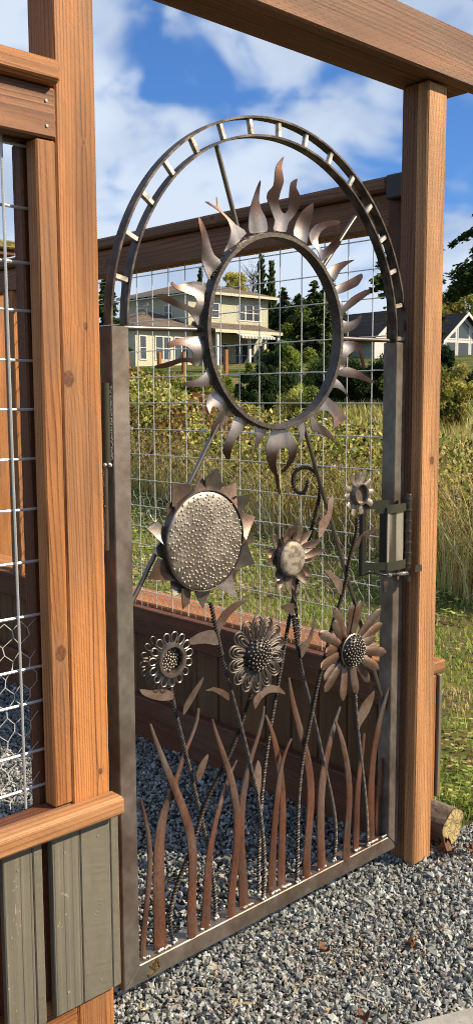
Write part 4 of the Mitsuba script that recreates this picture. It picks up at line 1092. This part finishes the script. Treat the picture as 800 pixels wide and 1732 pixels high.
DKG = [(0.039, 0.063, 0.026), (0.051, 0.081, 0.030), (0.030, 0.051, 0.026)]
MIDG = [(0.136, 0.200, 0.044), (0.190, 0.245, 0.054), (0.094, 0.145, 0.040)]
OLIV = [(0.321, 0.312, 0.082), (0.244, 0.254, 0.070), (0.410, 0.370, 0.117)]
YEL = [(0.597, 0.510, 0.114), (0.474, 0.439, 0.105), (0.351, 0.334, 0.088)]
G1 = 'conifers behind the pale green house'
conifer('poplar', 'narrow columnar tree just behind the pale green house, the taller of the pair', 74.5, 75.2, 11.6, 0.75, MIDG + DKG, 1, 5000, 0.24, columnar=True, start=0.02)
conifer('poplar', 'narrow columnar tree behind the house eave, the shorter of the pair', 75.3, 74.4, 10.7, 0.80, MIDG + DKG, 2, 5000, 0.24, columnar=True, start=0.02)
broad('maple_tree', 'broad yellow green tree rising above the roof of the pale green house', 'tree', 75.1, 80.1, 10.7, 2.3, OLIV + YEL, 9000, 0.16, 3, 0.15)
k = thing('bare_tree', 'almost leafless grey twiggy tree between the maple and the columnar trees', 'tree')
r = np.random.default_rng(4)
ms = [limb((79.4, 81.6, 6), (79.4, 81.6, 15.5), 0.16, 0.05, r=r)]
for j in range(160):
    z = r.uniform(9, 16.2)
    a = r.uniform(0, 6.28)
    L = r.uniform(.8, 2.0)
    ms.append(limb((79.4, 81.6, z), (79.4 + L * math.cos(a), 81.6 + L * math.sin(a), z + L * r.uniform(.5, 1.4)), 0.030, 0.012, r=r, n=4))
put('branches', cat(ms), 'tree_bark', k, smooth=True)
rr = np.random.default_rng(6)
C = np.array([79.4, 81.6, 14.2]) + rr.normal(0, 1, (900, 3)) * (0.9, 0.9, 1.9)
quads(C, rdir(rr, 900) * 0.09, rdir(rr, 900) * 0.06, tones(rr, 900, [(0.22, 0.2, 0.13), (.16, .15, .08)]), 'leaves', parent=k)
conifer('fir_tree', 'dark pointed fir nearest the pale green house', 70.5, 67.9, 7.6, 2.5, DKG, 11, 5000, 0.26)
conifer('fir_tree', 'dark low fir, second from the pale green house', 70.2, 65.3, 6.9, 2.8, DKG + MIDG[2:], 12, 4200, 0.24)
conifer('fir_tree', 'dark broad fir, third from the pale green house', 69.8, 62.8, 8.1, 3.1, DKG + MIDG[:1], 13, 5000, 0.24)
conifer('fir_tree', 'tall dark fir, fourth from the pale green house', 75.2, 65.7, 9.2, 2.8, DKG + MIDG[2:], 14, 6000, 0.28)
conifer('fir_tree', 'dark round topped fir behind the shrubs inside the sun hoop', 66.0, 58.5, 5.9, 3.4, DKG + OLIV[1:2], 15, 6000, 0.26)
broad('oak_tree', 'dark broad tree filling the gap between the pointed firs', 'tree', 72.5, 66.5, 7.0, 3.2, DKG + MIDG[2:], 9000, 0.17, 41, 0.05)
broad('oak_tree', 'mid green broad tree in front of the firs inside the sun hoop', 'tree', 67.0, 61.2, 5.2, 3.0, MIDG + DKG, 9000, 0.16, 42, 0.05)
conifer('spruce_tree', 'big dark spruce with long drooping boughs behind the latch post', 53.1, 39.0, 14.5, 4.6, DKG + MIDG[2:], 16, 10000, 0.20, droop=0.42, whorls=17, start=0.29)
conifer('spruce_tree', 'huge dark spruce reaching into the frame above the white gabled house', 49.8, 29.7, 13.5, 5.4, DKG + MIDG[2:], 17, 10500, 0.17, droop=0.42, whorls=13, start=0.42)
broad('olive_tree', 'rounded olive green tree behind the furthest white house', 'tree', 106.6, 70.7, 8.6, 4.6, OLIV + MIDG, 8000, 0.22, 19, 0.12)
broad('olive_tree', 'wide olive green tree behind the roof of the white house', 'tree', 101.0, 72.0, 7.2, 4.2, OLIV + MIDG, 7000, 0.22, 20, 0.12)
conifer('cedar_tree', 'dark cedar seen between the hinge post and the gate arch', 42.1, 59.4, 7.6, 1.9, DKG + MIDG[:1], 21, 7000, 0.22)
conifer('cedar_tree', 'small dark treetop above the roof ridge of the pale green house', 76.0, 87.4, 10.9, 1.3, DKG, 22, 4000, 0.26)

shr = [('tall dark green rounded shrub inside the lower sun hoop', 20.3, 19.1, 2.8, 1.15, MIDG + DKG, 15000, .055),
       ('dark low shrub between the tall shrub and the house porch', 17.4, 17.4, 2.1, 0.75, DKG + MIDG[:1], 8000, .05),
       ('dense dark hedge shrub, the one next to the tall shrub', 23.4, 20.2, 2.1, 1.1, DKG + MIDG[2:], 10000, .055),
       ('dense dark hedge shrub behind the right flames', 23.3, 18.6, 1.95, 1.1, DKG, 10000, .055),
       ('dense dark hedge shrub against the latch stile', 24.2, 17.6, 2.2, 1.1, DKG + OLIV[1:2], 10000, .055),
       ('large olive shrub beside the latch post', 18.7, 11.9, 2.0, 0.85, OLIV + YEL[2:], 14000, .04),
       ('dark evergreen shrub in front of the furthest white house', 35.6, 23.9, 2.2, 0.9, DKG, 7000, .08),
       ('dark round shrub at the frame edge below the white house', 27.5, 16.4, 1.5, 0.9, MIDG[2:] + DKG, 8000, .06),
       ('pale green shrub just beyond the latch post under the white house', 25.6, 17.6, 1.55, 0.9, OLIV + MIDG[:2], 8000, .06),
       ('leafy rose bush by the orange field fence nearest the hinge post', 21.2, 27.0, 1.35, 1.1, MIDG + YEL[:1] + OLIV, 9000, .06),
       ('leafy rose bush by the orange field fence below the house window', 19.5, 23.2, 1.4, 0.9, MIDG + YEL[:1] + OLIV, 8000, .055),
       ('leafy rose bush beside the porch of the pale green house', 19.6, 21.6, 1.6, 0.8, MIDG + YEL[:1] + OLIV, 8000, .05),
       ('low olive shrub behind the lower sun flames', 15.2, 13.5, 1.5, 0.8, OLIV + MIDG, 9000, .04)]
for i, (lab, x, y, h, w, cols, n, s) in enumerate(shr):
    broad('shrub', lab, 'shrub', x, y, h, w, cols, n, s, 200 + i, 0.02, 'shrubs in the field', clumps=46)

# tall dry grass beyond the fence, thick with brambles
def edge(az):
    return np.interp(az, [20, 33, 36, 40, 45, 50.3, 54, 57, 70], [17, 16.5, 15.6, 12.5, 10.0, 9.9, 8.0, 7.1, 6.5])


def around(n, a0, a1, d0, d1, pw=1.0, r=rng):
    az = r.uniform(a0, a1, n)
    d = edge(az) + d0 + (d1 - d0) * r.random(n) ** pw
    a = np.radians(az)
    return np.c_[-1.27 + d * np.sin(a), -1.77 + d * np.cos(a)], az, d


def blades(name, xy, h, w, lean, cols, r, parent=None, bsdf='leaf', seg=3):
    n = len(xy)
    az = r.uniform(0, 2 * math.pi, n)
    ln = np.c_[np.cos(az), np.sin(az), np.zeros(n)] * (lean * h * r.random(n))[:, None]
    sd = rdir(r, n) * (1, 1, 0)
    sd /= np.linalg.norm(sd, axis=1, keepdims=True) + 1e-9
    z0 = ter(xy[:, 0], xy[:, 1]) - 0.03
    b = np.c_[xy, z0]
    rows = []
    for k in range(seg + 1):
        t = k / seg
        p = b + ln * t**2 + np.c_[np.zeros((n, 2)), h * t * (1 - 0.15 * t * lean)]
        ww = (w * (1 - t) ** 0.6 * 0.5)[:, None]
        rows += [p - sd * ww, p + sd * ww] if k < seg else [p]
    V = np.stack(rows, 1)
    m = V.shape[1]
    F = []
    for k in range(seg - 1):
        F += [[2 * k, 2 * k + 1, 2 * k + 3], [2 * k, 2 * k + 3, 2 * k + 2]]
    F += [[2 * seg - 2, 2 * seg - 1, 2 * seg]]
    f = (np.array(F)[None] + (np.arange(n) * m)[:, None, None]).reshape(-1, 3)
    return put(name, (V.reshape(-1, 3), f), bsdf, parent, color=np.repeat(cols, m, 0))


STRAW = [(0.759, 0.607, 0.278), (0.632, 0.493, 0.215), (0.800, 0.721, 0.392), (0.430, 0.417, 0.127), (0.455, 0.329, 0.139)]
r = np.random.default_rng(31)
n = 27000
xy, az, d = around(n, 28, 68, 0.0, 8.0, 1.4, r)
patch = meshkit.fbm(np.c_[xy * 0.6, np.zeros(n)], 3)
h = np.interp(az, [20, 36, 41, 46, 56, 60], [1.15, 1.15, 1.05, 1.05, 1.15, 1.2]) * r.uniform(0.4, 1.1, n) * (0.85 + 0.3 * patch)
k = blades('tall_grass', xy, h, 0.0011 * d * r.uniform(0.6, 1.3, n), 0.7, tones(r, n, STRAW, 0.3), r)
labels[k] = {'label': 'tall straw coloured dry grass standing in the field beyond the side fence', 'category': 'grass', 'kind': 'stuff'}
# seed heads
m = 9000
i = r.integers(0, n, m)
c = np.c_[xy[i] + r.normal(0, .1, (m, 2)), ter(xy[i, 0], xy[i, 1]) + h[i] * r.uniform(0.75, 1.05, m)]
quads(c, (rdir(r, m) * (.4, .4, 0) + (0, 0, 1)) * 0.05, rdir(r, m) * 0.008, tones(r, m, [(0.33, 0.24, 0.11), (0.22, 0.14, 0.07)]), 'seed_head', parent='tall_grass')
labels['tall_grass__seed_head'] = {'kind': 'stuff'}

# bramble thicket leaves: green, yellowing and red-brown, most of them left of the sun's foot
n = 84000
xy, az, d = around(n, 27, 66, 0.15, 7.5, 1.2, r)
keep = r.random(n) < np.interp(az, [27, 40, 44, 50, 56, 66], [1, 1, 1, .95, .9, .85])
xy, az, d = xy[keep], az[keep], d[keep]
n = len(xy)
pt = meshkit.fbm(np.c_[xy * 0.9, np.zeros(n)], 3, 8)
top = np.interp(az, [27, 38, 44, 50, 60], [1.5, 1.45, 1.05, 1.0, .95]) * (0.55 + 0.8 * pt)
z = ter(xy[:, 0], xy[:, 1]) + top * (1 - (1 - r.random(n)) ** 1.6 * 0.95)
col = tones(r, n, MIDG + OLIV + YEL[:2] + [(0.55, 0.50, 0.18), (.30, .33, .09), (.62, .55, .25), (.05, .06, .02), (.09, .08, .03)], 0.45)
red = (r.random(n) < 0.55) & (meshkit.fbm(np.c_[xy * 1.4, z], 3, 4) > 0.55) & (az < 44)
col[red] = tones(r, red.sum(), [(0.21, 0.085, 0.045), (0.15, 0.07, 0.04), (.30, .16, .07)], 0.25)
dd, ww = rdir(r, n), rdir(r, n)
ww = np.cross(dd, ww)
ww /= np.linalg.norm(ww, axis=1, keepdims=True)
s = (0.0025 * d * r.uniform(0.6, 1.5, n))[:, None]
k = quads(np.c_[xy, z], dd * s, ww * s * 0.62, col, 'bramble_leaves')
labels[k] = {'label': 'thicket of brambles with green, yellow and red brown leaves beyond the fence', 'category': 'bramble', 'kind': 'stuff'}
# arching canes
ms = []
for j in range(90):
    q, a_, d_ = around(1, 28, 62, 0.0, 3.0, 1, r)
    x, y = q[0]
    L, t = r.uniform(0.6, 1.5), r.uniform(0, 6.28)
    hh = r.uniform(0.7, 1.25)
    z0 = float(ter(x, y))
    ms.append(tube([(x, y, z0), (x + .25 * L * math.cos(t), y + .25 * L * math.sin(t), z0 + hh * .8), (x + .6 * L * math.cos(t), y + .6 * L * math.sin(t), z0 + hh), (x + L * math.cos(t), y + L * math.sin(t), z0 + hh * .55)], [0.006, .006, .005, .003], 4, caps=False))
scene['cane'] = prin((0.30, 0.20, 0.12), 0.6, spec=0.3)
k = put('bramble_canes', cat(ms), 'cane', smooth=True)
labels[k] = {'label': 'thin arching brown bramble canes over the dry grass', 'category': 'bramble', 'kind': 'stuff'}

# middle field between the tall grass and the shrubs: rough low growth
n = 26000
xy, az, d = around(n, 27, 64, 7.0, 24.0, 1.0, r)
k = blades('rough_grass', xy, 0.55 * r.uniform(0.4, 1.2, n), 0.0016 * d, 0.5, tones(r, n, MIDG + OLIV + STRAW[:2], 0.25), r, seg=2)
labels[k] = {'label': 'rough green and straw grass on the rise towards the houses', 'category': 'grass', 'kind': 'stuff'}

# mown lawn between the fence and the tall grass
n = 95000
a_ = r.uniform(math.radians(26), math.radians(72), n)
d_ = 2.55 + 13.2 * r.random(n) ** 1.35
xy = np.c_[-1.27 + d_ * np.sin(a_), -1.77 + d_ * np.cos(a_)]
out = ~shapely.contains_xy(shapely.Polygon(outline), xy[:, 0], xy[:, 1]) & (d_ < edge(np.degrees(a_)) + 1.0) & (xy[:, 0] > 1.425)
bald = meshkit.fbm(np.c_[xy * 1.7, np.full(n, 3.0)], 4, 2)
out &= (bald < 0.55) | (r.random(n) < 0.35)
band_ = np.exp(-((d_ - 4.15 - 0.5 * (bald - 0.5)) / 0.42) ** 2) * (a_ > math.radians(52))
out &= r.random(n) > 0.85 * band_
xy, d_, bald = xy[out], d_[out], bald[out]
n = len(xy)
near = xy[:, 0] < 2.4
h = np.where(near, r.uniform(.02, .09, n), r.uniform(0.02, 0.07, n))
dry = meshkit.fbm(np.c_[xy * 2.3, np.full(n, 7.0)], 3, 5) + 0.25 * (r.random(n) - .5)
col = np.where((dry > 0.55)[:, None], tones(r, n, [(0.650, 0.525, 0.275), (0.500, 0.413, 0.200), (0.338, 0.325, 0.112)]), tones(r, n, [(0.255, 0.352, 0.068), (0.330, 0.420, 0.090), (0.180, 0.270, 0.060), (0.420, 0.465, 0.135)]))
k = blades('lawn_grass', xy, h, (0.0013 * d_ + 0.0022) * r.uniform(.7, 1.3, n), 0.9, col, r, seg=2)
labels[k] = {'label': 'short patchy green lawn with bare dry spots outside the fence', 'category': 'grass', 'kind': 'stuff'}
# clover and fallen leaves in the lawn
n = 24000
a_ = r.uniform(math.radians(26), math.radians(66), n)
d_ = 3.4 + 12.0 * r.random(n) ** 1.4
xy = np.c_[-1.27 + d_ * np.sin(a_), -1.77 + d_ * np.cos(a_)]
cl = meshkit.fbm(np.c_[xy * 1.1, np.full(n, 1.0)], 3, 14)
ok = (d_ < edge(np.degrees(a_)) + 0.4) & (xy[:, 0] > 1.5) & (cl > 0.46) & ~shapely.contains_xy(shapely.Polygon(outline), xy[:, 0], xy[:, 1])
xy, d_ = xy[ok], d_[ok]
n = len(xy)
dd = rdir(r, n) * (1, 1, .35)
ww = np.cross(dd, (0, 0, 1.0))
s = (0.0035 * d_ * r.uniform(.5, 1.3, n))[:, None]
k = quads(np.c_[xy, ter(xy[:, 0], xy[:, 1]) + r.uniform(0.02, 0.08, n)], dd * s, ww * s * 0.8, tones(r, n, [(0.174, 0.290, 0.065), (0.246, 0.362, 0.087), (0.348, 0.406, 0.131), (0.667, 0.551, 0.246)]), 'clover_leaves')
labels[k] = {'label': 'clover and broad weeds spread through the lawn', 'category': 'weeds', 'kind': 'stuff'}

# ------------------------------------------------------------------ the field fence far off
scene['far_wood'] = prin((0.36, 0.165, 0.07), 0.7, spec=0.2)
ffn = thing('field_fence', 'far orange wooden fence with rails and wire below the pale green house', 'fence')
fps = [(25.5, 34.4), (24.8, 31.1), (24.45, 29.0), (25.2, 27.2), (26.0, 25.6)]
for (x, y), hh in zip(fps, (1.95, 1.95, 2.0, 2.1, 2.1)):
    z0 = float(ter(x, y)) - 0.1
    put('post', cbox((x - .075, y - .075, z0), (x + .075, y + .075, z0 + hh), 0.01), 'far_wood', ffn)
for (a, b) in zip(fps[:2], fps[1:3]):
    za, zb = float(ter(*a)), float(ter(*b))
    for up in (0.85, 0.12):
        p, q = np.array([*a, za + up + .15]), np.array([*b, zb + up + .15])
        d = (q - p) / np.linalg.norm(q - p)
        nrm = np.array([-d[1], d[0], 0])
        put('rail', hull([c + s * nrm * .03 + (0, 0, t) for c in (p, q) for s in (-1, 1) for t in (-.045, .045)]), 'far_wood', ffn)
    for up in np.arange(0.25, 0.85, 0.085):
        put('wire', tube([np.array([*a, za + up + .1]), np.array([*b, zb + up + .1])], 0.007, 4), 'galvanised_wire', ffn)

# ------------------------------------------------------------------ houses
def lap(p, n, uv):
    s = p.z / 0.18 - dr.floor(p.z / 0.18)
    return mi.Color3f(0.53, 0.54, 0.40) * (1 - 0.22 * smoothstep(0.86, 0.98, s)) * (0.95 + 0.1 * fbm(p.x, p.y, p.z * 5, 2))


def shingles(p, n, uv):
    r_ = dr.floor(p.z / 0.11)
    s = p.z / 0.11 - r_
    return mix((0.105, 0.085, 0.068), (0.17, 0.142, 0.115), cell_rand(dr.floor((p.x + p.y) * 2.6 + 0.5 * r_), r_)) * (1 - 0.3 * smoothstep(0.8, 1, s))


scene['siding_paint'] = prin(lap, 0.7, spec=0.3)
scene['roof_shingle'] = prin(shingles, 0.9, spec=0.1)
scene['dark_shingle'] = prin(lambda p, n, uv: mi.Color3f(0.035, 0.037, 0.042) * (0.7 + 0.6 * cell_rand(dr.floor(p.x * 3), dr.floor(p.z * 8))), 0.85, spec=0.15)
scene['white_paint'] = prin((0.74, 0.74, 0.72), 0.6, spec=0.3)
scene['grey_siding'] = prin((0.70, 0.71, 0.71), 0.7, spec=0.2)
scene['cream_paint'] = prin((0.62, 0.61, 0.46), 0.65, spec=0.3)
scene['window_glass'] = prin((0.06, 0.075, 0.085), 0.08, spec=0.8)
scene['awning_cloth'] = prin(lambda p, n, uv: dr.select(p.x * 2.6 - dr.floor(p.x * 2.6) > 0.5, mi.Color3f(0.7, 0.7, 0.66), mi.Color3f(0.30, 0.31, 0.30)), 0.8, spec=0.1)
h1 = thing('pale_green_house', 'two storey pale yellow green house with brown hip roofs and a porch', 'house')
X0, Y0 = 53.6, 63.2
B = 4.1
HL = 10.0
EZ = 10.75


def bx(name, lo, hi, m, parent, ch=0.0, **say):
    return put(name, cbox(lo, hi, ch) if ch else trimesh.creation.box(bounds=[lo, hi]), m, parent, **say)


wall = bx('wall', (X0, Y0, B - 1), (X0 + HL, Y0 + 9, EZ), 'siding_paint', h1)
def hip(x0, y0, x1, y1, z, rise, ov, t=0.22):
    x0, y0, x1, y1 = x0 - ov, y0 - ov, x1 + ov, y1 + ov
    lx, ly = x1 - x0, y1 - y0
    m = min(lx, ly) / 2
    if lx >= ly:
        rp = [(x0 + m, (y0 + y1) / 2), (x1 - m, (y0 + y1) / 2)]
    else:
        rp = [((x0 + x1) / 2, y0 + m), ((x0 + x1) / 2, y1 - m)]
    return hull([(x, y, zz) for x in (x0, x1) for y in (y0, y1) for zz in (z, z + t)] + [(*p, z + t + rise) for p in rp])
rf = put('roof', hip(X0, Y0, X0 + HL, Y0 + 9, EZ, 1.55, 0.75), 'roof_shingle', h1)
for lo, hi in (((X0 - .77, Y0 - .77, EZ - .02), (X0 + HL + 0.77, Y0 - .74, EZ + .21)), ((X0 - .78, Y0 - .77, EZ - .02), (X0 - .751, Y0 + 9.77, EZ + .21))):
    bx('fascia', lo, hi, 'cream_paint', rf)
# lower wing towards the camera's left and porch along the lit side
WZ = B + 3.25
bx('wing_wall', (X0 - 6.3, Y0 - 0.5, B - 1), (X0 - 0.01, Y0 + 8.6, WZ), 'cream_paint', h1)
put('wing_roof', hip(X0 - 6.3, Y0 - 0.5, X0 + 2.6, Y0 + 8.2, WZ, 1.75, 0.6), 'roof_shingle', h1)
put('porch_roof', hull([(X0 + .5, Y0 - 0.02, WZ + .95), (X0 + 8.9, Y0 - 0.02, WZ + .95), (X0 + 8.9, Y0 - .02, WZ - .05), (X0 + .5, Y0 - .02, WZ - .05), (X0 + .5, Y0 - 3, WZ - .05), (X0 + 8.9, Y0 - 3, WZ - .05), (X0 + .5, Y0 - 3, WZ + .1), (X0 + 8.9, Y0 - 3, WZ + .1)]), 'roof_shingle', h1)
bx('porch_fascia', (X0 + .5, Y0 - 3.06, WZ - .16), (X0 + 8.9, Y0 - 3.01, WZ + .12), 'cream_paint', h1)
put('awning', hull([(x, y, z) for x in (X0 + 3.0, X0 + 7.2) for y, z in ((Y0 - 3.1, WZ - .18), (Y0 - 3.75, WZ - .42), (Y0 - 3.75, WZ - .62), (Y0 - 3.1, WZ - .25))]), 'awning_cloth', h1)
for x in (X0 + 1.0, X0 + 4.9, X0 + 6.8, X0 + 8.6):
    bx('porch_column', (x - .12, Y0 - 2.85, B - 1), (x + .12, Y0 - 2.6, WZ - .05), 'white_paint', h1)
bx('porch_floor', (X0 + .3, Y0 - 3.2, B - 1), (X0 + 9.1, Y0 - .01, B + .05), 'cream_paint', h1)


def window(x0, x1, z0, z1, y, parent, nx=1, axis='x', at=0, fr='white_paint'):
    """A window in the wall y = const (axis x) or x = const (axis y): frame, muntins and glass set back."""
    def b3(a0, a1, c0, c1, d0, d1):
        return ((a0, y + d0, c0), (a1, y + d1, c1)) if axis == 'x' else ((y + d0, a0, c0), (y + d1, a1, c1))
    w = 0.10
    ms = [b3(x0, x1, z0, z0 + w, -.06, -.001), b3(x0, x1, z1 - w, z1, -.06, -.001), b3(x0, x0 + w, z0 + w, z1 - w, -.06, -.001), b3(x1 - w, x1, z0 + w, z1 - w, -.06, -.001)]
    for i in range(1, nx):
        xm = x0 + (x1 - x0) * i / nx
        ms.append(b3(xm - .06, xm + .06, z0 + w, z1 - w, -.055, -.001))
    ms.append(b3(x0 + w, x1 - w, (z0 + z1) / 2 - .03, (z0 + z1) / 2 + .03, -.05, -.001))
    k = put('window', cat([trimesh.creation.box(bounds=m) for m in ms]), fr, parent)
    lo, hi = b3(x0 + w, x1 - w, z0 + w, z1 - w, -.02, -.0015)
    put('pane', trimesh.creation.box(bounds=[lo, hi]), 'window_glass', k)


window(X0 + 2.6, X0 + 3.7, B + 4.6, B + 6.0, Y0, h1)
window(X0 + 6.0, X0 + 9.0, B + 4.5, B + 6.05, Y0, h1, 3)
window(Y0 + 2.2, Y0 + 3.4, B + 4.4, B + 5.8, X0, h1, axis='y')
window(Y0 + 6.2, Y0 + 7.6, B + 4.6, B + 5.8, X0, h1, axis='y')
for a, b, n in ((-5.9, -5.1, 1), (-4.2, -2.4, 2), (-2.1, -0.4, 2)):
    window(X0 + a, X0 + b, B + .6, B + 2.7, Y0 - 0.5, h1, n)
window(X0 + 1.6, X0 + 2.9, B + .8, B + 2.3, Y0, h1)
window(X0 + 3.4, X0 + 4.8, B + .2, B + 2.4, Y0, h1)
window(X0 + 5.6, X0 + 8.2, B + .1, B + 2.5, Y0, h1, 3)
window(X0 + 8.5, X0 + 9.6, B + .8, B + 2.4, Y0, h1)
put('vent_pipe', cat([tube([(X0 - 3.0, Y0 + 2.2, WZ + .6), (X0 - 3.0, Y0 + 2.2, WZ + 2.2)], 0.13, 10), tube([(X0 - 3.0, Y0 + 2.2, WZ + 2.2), (X0 - 3.0, Y0 + 2.2, WZ + 2.5)], 0.22, 10)]), 'glint_steel', h1, smooth=40)


def gable_house(label, x, y, w, dpt, zb, hw, hg, ang, win):
    """A white gable end facing local -y at (x, y), roof running back."""
    k = thing('white_house', label, 'house', 'white gabled houses on the rise')
    M = trimesh.transformations.translation_matrix((x, y, 0)) @ trimesh.transformations.rotation_matrix(ang, (0, 0, 1))
    def pm(name, m, mat, par=k):
        m = m.copy()
        m.apply_transform(M)
        return put(name, m, mat, par)
    h = w / 2
    pm('wall', hull([(-h, 0, zb - 2), (h, 0, zb - 2), (h, 0, zb + hw), (-h, 0, zb + hw), (0, 0, zb + hg), (-h, dpt, zb - 2), (h, dpt, zb - 2), (h, dpt, zb + hw), (-h, dpt, zb + hw), (0, dpt, zb + hg)]), 'grey_siding')
    sl = (hg - hw) / h
    for s in (-1, 1):
        pts = []
        for yy in (-.7, dpt + .5):
            for o, up in ((0, 0.02), (h + .7, 0.02 - sl * (h + .7)), (0, .22), (h + .7, .22 - sl * (h + .7))):
                pts.append((s * o, yy, zb + hg + up))
        r_ = pm('roof', hull(pts), 'dark_shingle')
        pts = []
        for yy in (-.78, -.705):
            for o, up in ((0, -.12), (h + .72, -.12 - sl * (h + .72)), (0, .26), (h + .72, .26 - sl * (h + .72))):
                pts.append((s * o, yy, zb + hg + up))
        pm('rake_board', hull(pts), 'white_paint', r_)
    for poly in win:
        q = shapely.Polygon(poly)
        o = np.array(q.buffer(.16, join_style=2).exterior.coords)[:-1]
        fr = pm('window', hull([(a, yy, zb + b) for a, b in o for yy in (-.05, -.002)]), 'white_paint')
        pm('pane', hull([(a, yy, zb + b) for a, b in poly for yy in (-.065, -.051)]), 'window_glass', fr)
    return k


fy = math.radians(-48)
win = [[(-.85, 2.5), (.85, 2.5), (.85, 3.9), (0, 4.5), (-.85, 3.9)], [(-2.7, 2.5), (-1.35, 2.5), (-1.35, 3.25)], [(1.35, 2.5), (2.7, 2.5), (1.35, 3.25)],
       [(-.85, .3), (.85, .3), (.85, 2.0), (-.85, 2.0)], [(-2.8, .3), (-1.35, .3), (-1.35, 2.0), (-2.8, 2.0)], [(1.35, .3), (2.8, .3), (2.8, 2.0), (1.35, 2.0)]]
gable_house('white house with tall gable windows seen just past the latch post', 92.2, 60.2, 6.6, 8, 5.6, 2.45, 5.2, math.radians(-8), win)
gable_house('white house with dark roof seen behind the gate arch and sun flames', 82.3, 62.0, 7.0, 9, 5.7, 2.2, 5.0, math.radians(-6), [[(-2.0, 2.5), (-.6, 2.5), (-.6, 3.4)], [(-.2, .3), (1.6, .3), (1.6, 1.9), (-.2, 1.9)]])
